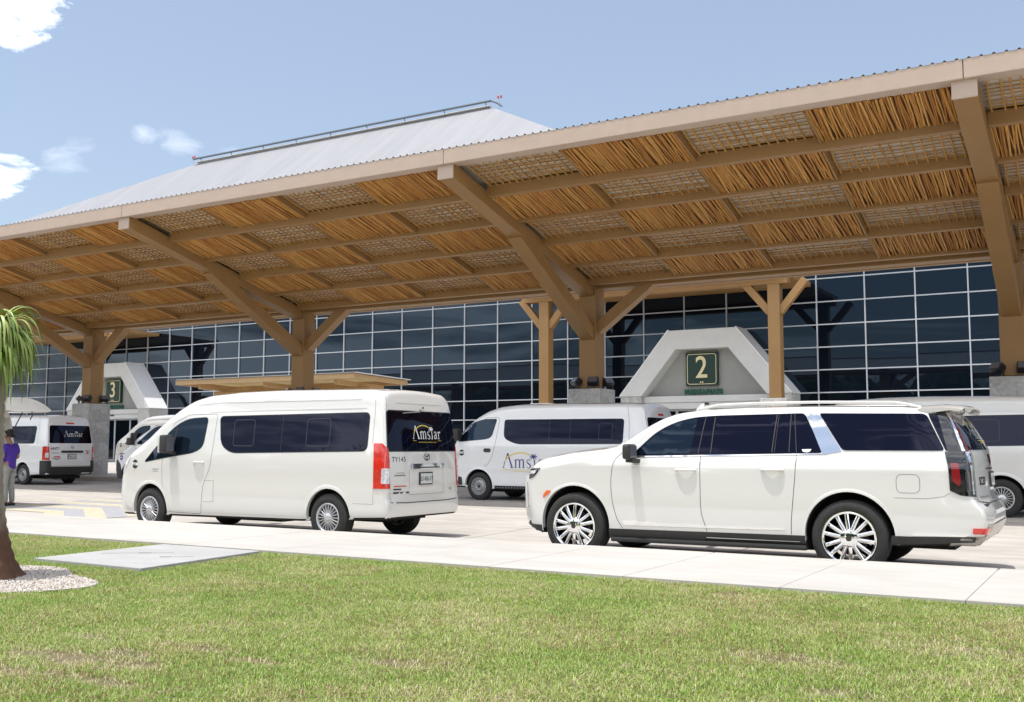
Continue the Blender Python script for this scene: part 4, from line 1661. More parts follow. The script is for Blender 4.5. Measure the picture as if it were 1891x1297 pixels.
    MB().tube([(.4, 0, .3), (5.4, 0, .3)], .06, 8).tube([(4.86, -.8, .35), (4.86, .8, .35)], .07, 8).build('axle', M['well'], van)
    return van, b


GZ = lambda D: road_z(D)
hi, hib = high_minibus('high-roofed white minibus in the sun left of the large white SUV', (-15.075, 11.93 + .955, 0))


# ------------------------------------------------------------------ forward-control high-roofed van with black handles
def cab_van(label, loc, code=None, dark=True):
    van = thing('minibus', label, 'minibus', loc, 'white vans of the transfer fleet')
    b = Body(5.45,
             zt=[(0, .95), (.08, 1.15), (.2, 1.37), (.40, 1.62), (.85, 1.985), (1.15, 2.14), (1.5, 2.245), (2.0, 2.285), (3.5, 2.29), (5.0, 2.27), (5.45, 2.24)],
             zb=[(0, .30), (.5, .30), (1.4, .27), (4.2, .28), (5.45, .34)],
             W=[(0, .76), (.15, .84), (.4, .90), (.8, .925), (1.3, .935), (4.6, .935), (5.2, .92), (5.45, .90)],
             side=[(.2, .97), (.5, .99), (.9, 1.0), (1.1, 1.0), (1.35, .985), (1.9, .90), (2.05, .88), (2.3, .84)],
             rt=[(0, .12), (.6, .13), (1.6, .16), (5.45, .16)], crown=[(0, .05), (1.5, .05), (5.45, .04)],
             fs=[(.3, .06), (.5, 0), (.9, .02), (1.3, .05)], rs=[(.3, .02), (.6, .03), (1.3, .0), (1.95, -.10), (2.3, -.19)],
             lf=.5, lr=.7, edge_f=.08, edge_r=.07, bulge_f=.10, bulge_r=.07)
    P = M['paintv']
    ax = (1.0, 4.27)
    wells = [(x, .35, .405, s * 1.2, s * .5) for x in ax for s in (-1, 1)]
    body_object(b, wells, P, van)
    for s in (-1, 1):
        for x in ax:
            arch_lip(b, x, .35, .398, .44, ('y', s), P, van, off=.01)
    wheels('steel', van, ax, .91, .335)
    fwin = [(.39, 1.415), (.38, 1.53), (.77, 1.86), (1.12, 1.945), (1.465, 1.945), (1.345, 1.52), (1.18, 1.475)]
    side_glass(b, fwin, [.03, .1, .2, .1, .04, .1, .1], 'front_side_window', van, M['clearglass'])
    mwin = [(1.70, 1.925), (4.82, 1.915), (4.81, 1.365), (2.05, 1.355), (1.705, 1.50)]
    side_glass(b, mwin, [.06, .07, .08, .2, .12], 'side_window', van)
    for s in (-1, 1):
        v = ('y', s)
        for x in (2.93, 3.48):
            seam(b, [(x, 1.37), (x, 1.91)], v, .008, M['dimline'], 'glass_joint', van, off=.006)
        seam(b, rounded([(4.22, 1.45), (4.55, 1.45), (4.55, 1.83), (4.22, 1.83)], .05), v, .008, M['dimline'], 'sliding_pane', van, off=.006, closed=True)
        seam(b, rounded([(1.19, .77), (1.38, 1.02), (1.47, 1.35), (1.56, 1.99), (1.1, 1.99)], .1), v, .008, M['seam'], 'door_gap', van)
        seam(b, [(4.90, 2.2), (4.95, 1.9), (4.98, 1.3)], v, .007, M['seam'], 'pillar_gap', van)
        patch(b, rounded([(1.15, 1.155), (1.345, 1.155), (1.345, 1.245), (1.15, 1.245)], .04), v, .014, M['plastic'], 'door_handle', van, res=.04)
        patch(b, [(1.45, .285), (3.82, .285), (3.82, .36), (1.45, .36)], v, .008, M['plastic'], 'sill', van, res=.08)
        patch(b, [(.31, .82), (.55, .82), (.55, 1.24), (.48, 1.27), (.33, 1.25)], ('c', s), .012, M['redlens'], 'tail_lamp', van, res=.04)
        patch(b, rounded([(.34, .90), (.43, .90), (.43, 1.06), (.34, 1.06)], .02), ('c', s), .016, M['whitelens'], 'reversing_lamp', van, res=.04, skirt=.006)
        patch(b, rounded([(.26, .34), (.66, .34), (.66, .80), (.26, .80)], .03), ('c', s), .02, M['plastic'], 'bumper_corner', van, res=.06)
        patch(b, rounded([(.10, .36), (.52, .36), (.50, .55), (.12, .60)], .03), v, .012, M['plastic'], 'front_bumper_corner', van, res=.05)
        patch(b, rounded([(.22, .95), (.34, .93), (.44, 1.1), (.36, 1.18)], .02), v, .008, M['whitelens'], 'headlamp', van, res=.04)
        q, n_ = b.hit(.5, 1.45, v)
        mo = MB().box(-.09, .07, -.09, .09, -.15, .15).build('mirror', M['plastic'], van, smooth=60, bevel=.04)
        mo.location = (.43, q.y + s * .13, 1.58)
    if True:
        v = ('y', -1)
        st = disc_decal(b, .50, 1.14, .075, v, M['ink'], 'round_sticker', van)
        decal_text(b, code or 'NV77', .50, 1.14, .045, v, .006, M['whitevinyl'], 'sticker_code', st, bold=.004)
        wordmark_decal(b, 2.33, .93, 1.30, v, M['navyvinyl'], M['yellowvinyl'], van, off=.005)
    windscreen(b, .30, 1.05, .74, .72, van)
    patch(b, rounded([(-.5, .78), (.5, .78), (.55, .95), (-.55, .95)], .03), ('x', -1), .006, M['plastic'], 'grille', van, res=.06)
    v = ('x', 1)
    rw = rounded([(-.80, 1.365), (.80, 1.365), (.755, 1.95), (-.755, 1.95)], .06)
    w = patch(b, rw, v, .004, M['carglass'], 'rear_window', van, res=.06, skirt=.012)
    wordmark_decal(b, .08, 1.66, .72, v, M['whitevinyl'], M['dimline'], van, off=.007)
    patch(b, rounded([(-.15, 2.0), (.15, 2.0), (.15, 2.045), (-.15, 2.045)], .015), v, .015, M['redlens'], 'high_stop_lamp', van, res=.05)
    patch(b, rounded([(-.40, 1.055), (.42, 1.055), (.42, 1.125), (-.40, 1.125)], .01), v, .02, M['plastic'], 'grip_bar', van, res=.05)
    ring_decal(b, .0, 1.24, .05, .05, .012, v, M['chrome'], 'emblem', van)
    decal(b, [[(-.065, 1.23), (.065, 1.23), (.065, 1.25), (-.065, 1.25)]], v, .008, M['chrome'], 'emblem_bar', van)
    plate(b, 0, .93, .33, .16, v, van, 'YRA 46 7')
    patch(b, rounded([(-.80, .34), (.80, .34), (.80, .60), (-.80, .60)], .02), v, .02, M['plastic'], 'rear_bumper', van, res=.07)
    seam(b, [(-.81, .62), (.81, .62)], v, .01, M['seam'], 'tailgate_gap', van)
    for s in (-1, 1):
        seam(b, [(s * .81, .62), (s * .825, 1.3), (s * .79, 1.95), (s * .72, 2.14)], v, .006, M['softseam'], 'tailgate_gap', van)
    if code:
        decal_text(b, code, -.605, 1.185, .092, v, .004, M['ink'], 'fleet_code', van, bold=.003)
    for (y0, y1, z, t, m_) in ((-.74, -.5, 1.05, .018, M['softseam']), (-.66, -.44, .93, .035, M['redlens']), (-.72, -.42, .88, .02, M['ink']), (-.62, -.48, .84, .016, M['ink']), (.52, .68, 1.12, .016, M['ink']), (.58, .66, 1.06, .06, M['redlens']), (.52, .68, 1.01, .012, M['softseam'])):
        decal(b, [[(y0, z - t / 2), (y1, z - t / 2), (y1, z + t / 2), (y0, z + t / 2)]], v, .004, m_, 'small_sticker', van)
    MB().box(.5, 5.3, -.5, .5, .2, .31).build('underbody', M['well'], van)
    MB().tube([(4.27, -.8, .33), (4.27, .8, .33)], .08, 8).build('axle', M['well'], van)
    return van, b


LANE = 21.3
cab_van('white van with purple word mark on its side, behind the hood of the SUV', (-14.53, LANE + .93, GZ(LANE)))
nv = cab_van('white van with fleet code NV76 on its tailgate, beside the stone pedestal', (-35.58, LANE + .93, GZ(LANE)), 'NV76')[0]


# ------------------------------------------------------------------ low van with black bumper
def low_van(label, loc):
    van = thing('minibus', label, 'van', loc, 'white vans of the transfer fleet')
    b = Body(5.2,
             zt=[(0, .95), (.1, 1.02), (.3, 1.10), (.6, 1.22), (.85, 1.36), (1.17, 1.60), (1.7, 1.90), (2.1, 1.985), (3.0, 2.01), (5.2, 1.96)],
             zb=[(0, .28), (.6, .28), (5.2, .32)],
             W=[(0, .74), (.15, .85), (.4, .92), (.8, .95), (4.6, .95), (5.2, .92)],
             side=[(.2, .96), (.5, .99), (.9, 1.0), (1.2, .995), (1.4, .975), (1.9, .87), (2.1, .84)],
             rt=[(0, .12), (1.0, .13), (2, .15), (5.2, .15)], crown=[(0, .05), (5.2, .04)],
             fs=[(.3, .05), (.6, 0), (1.0, .03)], rs=[(.3, 0), (1.2, 0), (2.0, -.12)], bulge_f=.1)
    P = M['paintv']
    ax = (.86, 3.95)
    wells = [(x, .36, .40, s * 1.2, s * .5) for x in ax for s in (-1, 1)]
    body_object(b, wells, P, van)
    wheels('alloy5', van, ax, .93, .345)
    for s in (-1, 1):
        v = ('y', s)
        patch(b, rounded([(.06, .30), (.50, .30), (.46, .50), (.40, .72), (.25, .84), (.05, .86)], .04), ('f', s) if False else v, .012, M['plastic'], 'bumper_corner', van, res=.05)
        for x in ax:
            arch_lip(b, x, .36, .393, .44, v, M['plastic'], van, off=.014)
        patch(b, rounded([(.20, 1.005), (.5, 1.035), (.62, 1.075), (.30, 1.06)], .01), v, .006, M['smokelens'], 'headlamp', van, res=.03)
        seam(b, [(1.12, .5), (1.08, 1.0), (1.1, 1.33)], v, .007, M['softseam'], 'door_gap', van)
        patch(b, [(1.3, .29), (3.5, .29), (3.5, .40), (1.3, .40)], v, .01, M['plastic'], 'sill', van, res=.08)
        q, n_ = b.hit(1.1, 1.34, v)
        mo = MB().box(-.09, .09, -.10, .10, -.11, .11).build('mirror', M['plastic'], van, smooth=60, bevel=.04)
        mo.location = (1.0, q.y + s * .13, 1.42)
    side_glass(b, [(1.12, 1.355), (1.68, 1.77), (1.90, 1.86), (2.17, 1.885), (2.03, 1.335), (1.6, 1.325)], [.06, .2, .1, .05, .08, .1], 'front_side_window', van, M['clearglass'])
    side_glass(b, [(2.30, 1.33), (2.33, 1.88), (3.3, 1.90), (3.3, 1.33)], .05, 'side_window', van)
    side_glass(b, [(3.42, 1.33), (3.42, 1.90), (4.75, 1.87), (4.85, 1.35)], .06, 'side_window', van)
    windscreen(b, .86, 1.68, .76, .72, van)
    patch(b, rounded([(-.7, .34), (.7, .34), (.7, .66), (-.7, .66)], .05), ('x', -1), .012, M['plastic'], 'front_bumper', van, res=.06)
    patch(b, rounded([(-.5, .80), (.5, .80), (.5, .88), (-.5, .88)], .02), ('x', -1), .006, M['plastic'], 'grille', van, res=.06)
    st = disc_decal(b, .44, .93, .085, ('y', -1), M['purplevinyl'], 'round_sticker', van)
    seam(b, [(.40, .93), (.48, .93)], ('y', -1), .03, M['whitevinyl'], 'sticker_band', st, off=.006)
    MB().box(.5, 5.0, -.5, .5, .2, .31).build('underbody', M['well'], van)
    return van


low_van('low-roofed white van with black bumper and purple round sticker behind the near minibus', (-26.93, LANE + .95, GZ(LANE)))

# same model as the near minibus: in the right margin, in the sun by the doors, and with its tailgate up
def copy_bus(label, loc):
    c = copy_tree(hi)
    c.location = loc
    c['label'] = label
    return c


copy_bus('shaded white minibus behind the tail of the large white SUV, cut by the right edge', (-6.88, LANE + .955, GZ(LANE)))
copy_bus('white minibus by gate 3, mostly hidden behind the low-roofed van', (-35.45, 28.0 + .955, apron_z(28)))


# ------------------------------------------------------------------ the large SUV
def luxury_suv(label, loc):
    car = thing('large_suv', label, 'suv', loc)
    b = Body(5.64,
             zt=[(0, 1.04), (.05, 1.10), (.12, 1.15), (.25, 1.205), (.53, 1.275), (.9, 1.335), (1.28, 1.375), (1.46, 1.40), (1.62, 1.475), (1.88, 1.645), (2.1, 1.76), (2.3, 1.825), (2.6, 1.86), (3.2, 1.88), (4.0, 1.88), (4.9, 1.86), (5.3, 1.835), (5.64, 1.80)],
             zb=[(0, .34), (.4, .30), (1.4, .27), (4.0, .28), (4.9, .35), (5.64, .385)],
             W=[(0, .77), (.1, .855), (.22, .92), (.4, .97), (.7, 1.005), (1.1, 1.02), (4.6, 1.02), (5.1, 1.005), (5.4, .975), (5.64, .93)],
             side=[(.25, .955), (.42, .975), (.52, .985), (.8, 1.0), (1.08, 1.0), (1.205, .999), (1.25, .980), (1.30, .958), (1.37, .940), (1.6, .895), (1.8, .84), (1.95, .80)],
             rt=[(0, .10), (.4, .15), (1.2, .14), (1.7, .12), (2.4, .13), (5.64, .13)], crown=[(0, .04), (.5, .06), (1.3, .06), (2.0, .05), (2.6, .035), (5.64, .03)],
             fs=[(.3, .20), (.42, .14), (.55, .11), (.9, .10), (1.05, .12), (1.2, .14)],
             rs=[(.35, .02), (.44, .07), (.55, .12), (.70, .12), (.775, .11), (.80, .03), (.92, .0), (1.34, -.02), (1.40, -.04), (1.6, -.14), (1.82, -.26), (1.95, -.30)],
             lf=.5, lr=.75, edge_f=.06, edge_r=.05, bulge_f=.06, bulge_r=.09, sig=.045, rb=.06, sidesig=.010)
    P = M['paint']
    ax = (.965, 4.372)
    wells = [(x, .43, .492, s * 1.2, s * .55) for x in ax for s in (-1, 1)]
    body_object(b, wells, P, car, step=.035, dark_below=.335)
    for s in (-1, 1):
        for x in ax:
            arch_lip(b, x, .43, .487, .525, ('y', s), P, car, off=.005, a0=-8, a1=188)
    wheels('luxury', car, ax, 1.015, .408)
    for s in (-1, 1):
        v = ('y', s)
        # glasshouse: one dark band, broken by the bright pillar
        glass1 = [(1.765, 1.295), (1.80, 1.355), (2.05, 1.585), (2.28, 1.705), (2.52, 1.765), (2.8, 1.785), (3.88, 1.80), (4.10, 1.345), (2.65, 1.315)]
        G1 = rounded(glass1, [.04, .1, .3, .3, .3, .2, .05, .05, .2])
        gm = patch(b, G1, v, .004, M['carglass'], 'side_glass', car, res=.06, skirt=.012)
        patch(b, rounded([(1.84, 1.318), (1.86, 1.365), (2.07, 1.565), (2.29, 1.685), (2.50, 1.742), (2.585, 1.75), (2.52, 1.335)], [.03, .1, .3, .3, .2, .02, .02]), v, .0065, M['clearglass'], 'front_pane', gm, res=.06, skirt=.003)
        patch(b, rounded([(2.80, 1.335), (2.83, 1.768), (3.53, 1.782), (3.50, 1.345)], .025), v, .0065, M['carglass'], 'rear_pane', gm, res=.06, skirt=.003)
        patch(b, rounded([(3.56, 1.345), (3.59, 1.783), (3.70, 1.785), (3.70, 1.35)], .015), v, .0065, M['carglass'], 'rear_pane', gm, res=.06, skirt=.003)
        g2 = rounded([(4.045, 1.795), (5.19, 1.775), (5.375, 1.375), (4.315, 1.375)], [.03, .06, .04, .04])
        patch(b, g2, v, .008, M['carglass'], 'quarter_window', car, res=.06, skirt=.012)
        patch(b, rounded([(5.205, 1.775), (5.30, 1.775), (5.47, 1.375), (5.385, 1.375)], .01), v, .005, M['carglass'], 'pillar_glass', car, res=.04, skirt=.012)
        for (p0, p1, w_) in (((2.62, 1.335), (2.69, 1.765), .010), ((2.775, 1.335), (2.81, 1.768), .012), ((3.515, 1.35), (3.56, 1.785), .012), ((3.545, 1.35), (3.585, 1.785), .006), ((3.715, 1.35), (3.725, 1.79), .010), ((3.80, 1.345), (3.765, 1.80), .008)):
            seam(b, [p0, p1], v, w_, M['seam'], 'pane_edge', gm, off=.009)
        # bright C pillar and belt strip
        patch(b, rounded([(3.895, 1.80), (4.035, 1.80), (4.305, 1.365), (4.16, 1.335), (4.09, 1.34)], .015), v, .007, M['chrome'], 'pillar_trim', car, res=.05, skirt=.012)
        patch(b, [(1.76, 1.278), (2.65, 1.298), (4.15, 1.328), (4.15, 1.338), (2.65, 1.310), (1.76, 1.29)], v, .009, M['chrome'], 'belt_strip', car, res=.06, skirt=.012)
        decal(b, [[(3.86, 1.385), (3.97, 1.388), (3.955, 1.36), (3.93, 1.35), (3.90, 1.35), (3.87, 1.36)]], v, .007, M['whitevinyl'], 'glass_badge', car)
        # doors
        seam(b, smooth_path([(1.66, 1.36), (1.545, 1.26), (1.50, 1.12), (1.485, .95), (1.505, .72), (1.56, .52), (1.63, .405)], 5), v, .007, M['seam'], 'door_gap', car)
        seam(b, smooth_path([(2.655, 1.30), (2.655, .95), (2.66, .66), (2.70, .5), (2.725, .415)], 5), v, .007, M['seam'], 'door_gap', car)
        seam(b, smooth_path([(3.805, 1.33), (3.79, 1.1), (3.76, .8), (3.735, .58), (3.73, .42)], 5), v, .007, M['seam'], 'door_gap', car)
        handle(b, 2.475, 1.135, s, P, car, w=.27)
        handle(b, 3.53, 1.15, s, P, car, w=.27)
        seam(b, rounded([(4.885, .92), (5.125, .92), (5.125, 1.12), (4.885, 1.12)], .07), v, .006, M['softseam'], 'fuel_flap', car, closed=True)
        patch(b, rounded([(1.63, .475), (1.66, .445), (2.70, .455), (3.66, .468), (3.66, .48), (2.1, .472), (1.98, .50), (1.64, .498)], .008), v, .010, M['chrome'], 'door_strip', car, res=.05, skirt=.012)
        seam(b, [(4.86, .865), (5.2, .865), (5.36, .89), (5.42, .93)], v, .005, M['softseam'], 'bumper_gap', car)
        # lower dark cladding
        patch(b, [(1.44, .285), (3.885, .295), (3.885, .415), (1.44, .395)], v, .006, M['plastic'], 'sill', car, res=.06, skirt=.03)
        st = MB().bar((1.47, s * .95, .265), (3.90, s * .95, .275), .12, .055, up=(0, 0, 1))
        st.build('running_board', M['plastic'], car, bevel=.02, smooth=50)
        patch(b, rounded([(4.80, .36), (5.64, .42), (5.66, .475), (5.05, .455), (4.82, .455)], .01), v, .010, M['plastic'], 'rear_cladding', car, res=.05)
        patch(b, rounded([(5.02, .465), (5.55, .475), (5.60, .492), (5.1, .49)], .006), v, .012, M['chrome'], 'bumper_strip', car, res=.05, skirt=.01)
        patch(b, rounded([(.10, .30), (.46, .30), (.47, .40), (.10, .40)], .015), v, .010, M['plastic'], 'front_lip', car, res=.05)
        patch(b, rounded([(.50, .745), (.585, .80), (.625, .845), (.555, .845), (.505, .79)], .012), v, .010, M['amber'], 'side_marker', car, res=.02)
        # lamps
        patch(b, rounded([(.245, 1.115), (.455, 1.135), (.40, 1.07), (.335, 1.01), (.235, .985)], .012), v, .007, M['smokelens'], 'headlamp', car, res=.025)
        patch(b, rounded([(.255, 1.09), (.40, 1.105), (.36, 1.06), (.25, 1.05)], .008), v, .010, M['whitelens'], 'lamp_reflector', car, res=.025, skirt=.004)
        patch(b, [(.20, .62), (.235, .62), (.215, .95), (.19, .95)], v, .007, M['chrome'], 'lamp_blade', car, res=.03)
        c_ = ('c', s)
        patch(b, [(.36, .885), (.52, .905), (.62, .955), (.635, 1.365), (.42, 1.365), (.38, 1.34)], c_, .010, M['smokelens'], 'tail_lamp', car, res=.03)
        patch(b, rounded([(.515, 1.03), (.535, 1.0), (.595, 1.06), (.60, 1.24), (.525, 1.24)], .012), c_, .014, M['darkred'], 'lamp_reflector', car, res=.03, skirt=.006)
        patch(b, [(.395, .92), (.425, .92), (.435, 1.36), (.405, 1.36)], c_, .014, M['chrome'], 'lamp_blade', car, res=.03, skirt=.006)
        patch(b, [(.39, 1.37), (.60, 1.37), (.66, 1.79), (.42, 1.79)], c_, .009, M['smokelens'], 'lamp_column', car, res=.03)
        patch(b, [(.435, 1.37), (.46, 1.37), (.505, 1.775), (.475, 1.775)], c_, .013, M['chrome'], 'lamp_blade', car, res=.03, skirt=.006)
        patch(b, [(.405, 1.37), (.418, 1.37), (.452, 1.76), (.438, 1.76)], c_, .013, M['darkred'], 'lamp_line', car, res=.03, skirt=.008)
        patch(b, rounded([(.22, .505), (.44, .505), (.44, .565), (.22, .565)], .01), c_, .014, M['redlens'], 'rear_reflector', car, res=.03)
        patch(b, [(.02, .375), (.62, .375), (.62, .47), (.30, .485), (.02, .52)], c_, .009, M['bronze'], 'valance_corner', car, res=.04)
        # mirror: dark shell, glass towards the rear
        q, n_ = b.hit(1.85, 1.28, v)
        mo = MB().box(-.055, .05, -.12, .12, -.09, .10).build('mirror', M['plastic'], car, smooth=60, bevel=.04)
        mo.location = (1.80, q.y + s * .16, 1.345)
        MB().box(.0505, .0545, -.095, .095, -.07, .075).build('mirror_glass', M['lens'], mo)
        MB().bar((.03, -s * .15, -.11), (.0, s * .02, -.10), .10, .05).build('mirror_arm', M['plastic'], mo)
        # roof rail
        pts = []
        for i in range(20):
            x = 2.52 + (5.12 - 2.52) * i / 19
            up = .038 * min(1, i / 2, (19 - i) / 2)
            p, n_ = b.hit(x, s * .71, ('z', 1))
            pts.append(p + Vector((0, 0, up + .012)))
        MB().tube(pts, .017, 8).build('roof_rail', P, car, smooth=60)
        seam(b, [(3.66, 1.81), (3.66, 1.87)], v, .006, M['softseam'], 'roof_gap', car)
    windscreen(b, 1.50, 2.22, .80, .70, car)
    # nose
    patch(b, rounded([(-.62, .60), (.62, .60), (.68, 1.03), (-.68, 1.03)], .06), ('x', -1), .006, M['plastic'], 'grille', car, res=.06)
    patch(b, rounded([(-.7, .36), (.7, .36), (.7, .48), (-.7, .48)], .03), ('x', -1), .006, M['plastic'], 'air_intake', car, res=.06)
    for i in range(6):
        z = .65 + i * .065
        seam(b, [(-.6, z), (.6, z)], ('x', -1), .022, M['chrome'], 'grille_bar', car, off=.012)
    seam(b, [(.06, -.72), (.6, -.86), (1.35, -.88)], ('z', 1), .006, M['softseam'], 'bonnet_gap', car)
    seam(b, [(.06, .72), (.6, .86), (1.35, .88)], ('z', 1), .006, M['softseam'], 'bonnet_gap', car)
    # shark fin
    q, _ = b.hit(2.33, 0, ('z', 1))
    MB().prism([(2.20, q.z - .03), (2.46, q.z - .01), (2.45, q.z + .03), (2.36, q.z + .035), (2.35, q.z + .115), (2.315, q.z + .10)], -.028, .028, 'xz').build('shark_fin', P, car, bevel=.012, smooth=50)
    # tail: window under the spoiler, bumper, plate
    v = ('x', 1)
    rw = rounded([(-.84, 1.385), (.84, 1.385), (.74, 1.80), (-.74, 1.80)], .04)
    patch(b, rw, v, .004, M['carglass'], 'rear_window', car, res=.06)
    wordmark_decal(b, .12, 1.58, .66, v, M['whitevinyl'], M['yellowvinyl'], car, off=.007)
    sp = MB()
    sec = []
    for i in range(17):
        y = -.83 + 1.66 * i / 16
        q = abs(y) / .83
        e = 1 - q ** 4
        dz = .038 * q ** 5
        zt_ = 1.888 + .012 * (1 - q * q) - dz
        zb_ = 1.79 - .008 * q
        xe = 5.545 + .035 * e
        sec.append([(5.10, y * .99, zt_ - .016), (5.35, y, zt_ - .004), (xe - .03, y, zt_ - .024), (xe, y * .99, zt_ - .038), (xe - .02, y * .985, zt_ - .052), (5.42, y * .98, zb_ + .03), (5.20, y * .98, zb_), (5.10, y * .97, zb_)])
    vs = [p for r_ in sec for p in r_]
    n = 8
    fs = [(i * n + k, i * n + (k + 1) % n, (i + 1) * n + (k + 1) % n, (i + 1) * n + k) for i in range(16) for k in range(n)]
    fs += [tuple(range(n)), tuple(range(16 * n + n - 1, 16 * n - 1, -1))]
    sp.add(vs, fs)
    sp.build('spoiler', P, car, smooth=30)
    seam(b, [(-.80, .84), (-.5, .815), (.5, .815), (.80, .84)], v, .012, M['seam'], 'tailgate_gap', car)
    for s in (-1, 1):
        seam(b, [(s * .80, .84), (s * .80, 1.1), (s * .79, 1.38)], v, .010, M['seam'], 'tailgate_gap', car)
    plate(b, .0, 1.06, .33, .17, v, car, 'UTF 33 N')
    seam(b, [(-.30, 1.18), (.30, 1.18)], v, .02, M['seam'], 'plate_recess', car)
    e = decal(b, [[(-.10, 1.335), (.10, 1.335), (.075, 1.25), (0, 1.215), (-.075, 1.25)]], v, .008, M['chrome'], 'emblem', car)
    decal(b, [[(-.07, 1.32), (.07, 1.32), (.05, 1.262), (0, 1.24), (-.05, 1.262)]], v, .011, M['darkred'], 'emblem_shield', e)
    decal_text(b, 'SC33', -.53, 1.045, .085, v, .004, M['ink'], 'fleet_code', car, bold=.004)
    seam(b, [(-.72, .88), (-.30, .88)], v, .018, M['softseam'], 'model_lettering', car, off=.004)
    MB().box(5.56, 5.755, -.72, .72, .785, .81).build('step_pad', M['plastic'], car, bevel=.01)
    patch(b, rounded([(-.84, .385), (.84, .385), (.84, .60), (-.84, .60)], .03), v, .012, M['bronze'], 'rear_valance', car, res=.06)
    for s in (-1, 1):
        o = MB().box(5.40, 5.655, s * .80 - .09, s * .80 + .09, .372, .45).build('exhaust_tip', M['chrome'], car, bevel=.015)
        MB().box(5.654, 5.659, -.07, .07, -.026, .026).build('exhaust_mouth', M['ink'], o).location = (0, s * .80, .411)
    MB().box(1.3, 4.0, -.6, .6, .22, .3).box(4.7, 5.4, -.6, .6, .3, .42).build('underbody', M['well'], car)
    MB().tube([(4.372, -.85, .40), (4.372, .85, .40)], .09, 8).build('axle', M['well'], car)
    return car, b


luxury_suv('large white luxury SUV with chrome wheels parked nearest to the lawn on the right', (-6.081 - .965, 11.86 + 1.005, 0))
# ------------------------------------------------------------------ van with its tailgate up, at the left edge
hv, hvb = high_minibus('white minibus with its tailgate raised, at the left edge behind the palm trunk', (-28.93, 14.545, road_z(14.5)), open_back=True)
tg = MB()
nx_, ny_ = 10, 14
top, bot = [], []
for i in range(nx_ + 1):
    t = i / nx_
    x = 5.74 + 1.58 * t
    for j in range(ny_ + 1):
        y = -.83 + 1.66 * j / ny_
        q = y / .83
        w_ = 1 - abs(q) ** 2.2
        edge = .02 + .30 * w_ * (.35 + .65 * min(1, t * 1.5)) * (1 - .12 * t)
        top.append((x + .05 * w_ * t, y, 2.205 + edge + .02 * (1 - t)))
        bot.append((x + .03 * w_ * t, y * .985, 2.19 + .02 * (1 - t) - .03 * (0 if i in (0, nx_) else 1)))
n = ny_ + 1
N = len(top)
fs = []
for i in range(nx_):
    for j in range(ny_):
        a = i * n + j
        fs += [(a, a + n, a + n + 1, a + 1), (N + a, N + a + 1, N + a + n + 1, N + a + n)]
for i in range(nx_):
    for j in (0, ny_):
        a = i * n + j
        fs.append((a, a + n, N + a + n, N + a))
for j in range(ny_):
    for i in (0, nx_):
        a = i * n + j
        fs.append((a, a + 1, N + a + 1, N + a))
tg.add(top + bot, fs)
tail = tg.build('tailgate', M['paint'], hv, smooth=40)
MB().box(7.335, 7.36, -.12, .34, 2.405, 2.445).build('grip_bar', M['smokelens'], tail)
MB().box(7.31, 7.335, .20, .33, 2.225, 2.285).build('latch', M['softseam'], tail)
MB().tube([(7.2, .42, 2.19), (7.2, .43, 2.08), (7.16, .42, 2.02), (7.17, .41, 1.99)], .012, 6).build('pull_strap', M['black'], tail)
for s in (-1, 1):
    MB().tube([(5.80, s * .80, 1.55), (6.30, s * .79, 2.19)], .013, 8).build('gas_strut', M['black'], hv)

# ------------------------------------------------------------------ road markings (herringbone hump)
M['markyellow'] = mat('faded_yellow_paint', (0.50, 0.465, 0.35), 0.7, var=.12, vscale=6)
M['markgrey'] = mat('grey_blue_paint', (0.35, 0.353, 0.375), 0.7, var=.12, vscale=6)
for col, ph in (('markyellow', 0), ('markgrey', 1)):
    b = MB()
    for i in range(9):
        if i % 2 != ph:
            continue
        d0, d1 = 13.95 + i * .48, 13.95 + (i + 1) * .48
        L_, A_, R_ = -22.3, -19.7, -17.1
        n = 4
        for (xa, xb, sa, sb) in ((L_, A_, .10, 0), (A_, R_, 0, -1.9)):
            for k in range(n):
                t0, t1 = k / n, (k + 1) / n
                pts = []
                for (t, d) in ((t0, d0), (t1, d0), (t1, d1), (t0, d1)):
                    D = max(12.0, d + sa + (sb - sa) * t)
                    pts.append((xa + (xb - xa) * t, D, road_z(D) + .008))
                b.add(pts, [(0, 1, 2, 3)])
    struct(b.build('road_marking', M[col]))

# ------------------------------------------------------------------ lawn
LZ = 0.165
TREE = Vector((-9.225, 5.90, LZ))
SLAB = [(-10.16, 7.10), (-8.42, 7.06), (-8.64, 8.92), (-10.24, 8.92)]
ang_r = [1.25 + .12 * math.sin(3 * a + 1) + .09 * math.sin(5 * a) for a in np.linspace(0, 2 * math.pi, 49)[:-1]]
MUL_C = (-9.25, 5.72)
MULCH = [(MUL_C[0] + r_ * math.cos(a), MUL_C[1] + .84 * r_ * math.sin(a)) for r_, a in zip(ang_r, np.linspace(0, 2 * math.pi, 49)[:-1])]
b = MB()
b.add([(-60, -40, LZ), (30, -40, LZ), (30, GRASS_D + .03, LZ), (-60, GRASS_D + .03, LZ)], [(0, 1, 2, 3)])
struct(b.build('lawn', M['soil']))


def vnoise(x, y, s, seed):
    r = np.random.default_rng(seed)
    G = r.random((256, 256))
    u, v = x / s + 1000, y / s + 1000
    i, j = np.floor(u).astype(int), np.floor(v).astype(int)
    fu, fv = u - i, v - j
    fu, fv = fu * fu * (3 - 2 * fu), fv * fv * (3 - 2 * fv)
    g_ = lambda a, c: G[a % 256, c % 256]
    return (g_(i, j) * (1 - fu) + g_(i + 1, j) * fu) * (1 - fv) + (g_(i, j + 1) * (1 - fu) + g_(i + 1, j + 1) * fu) * fv


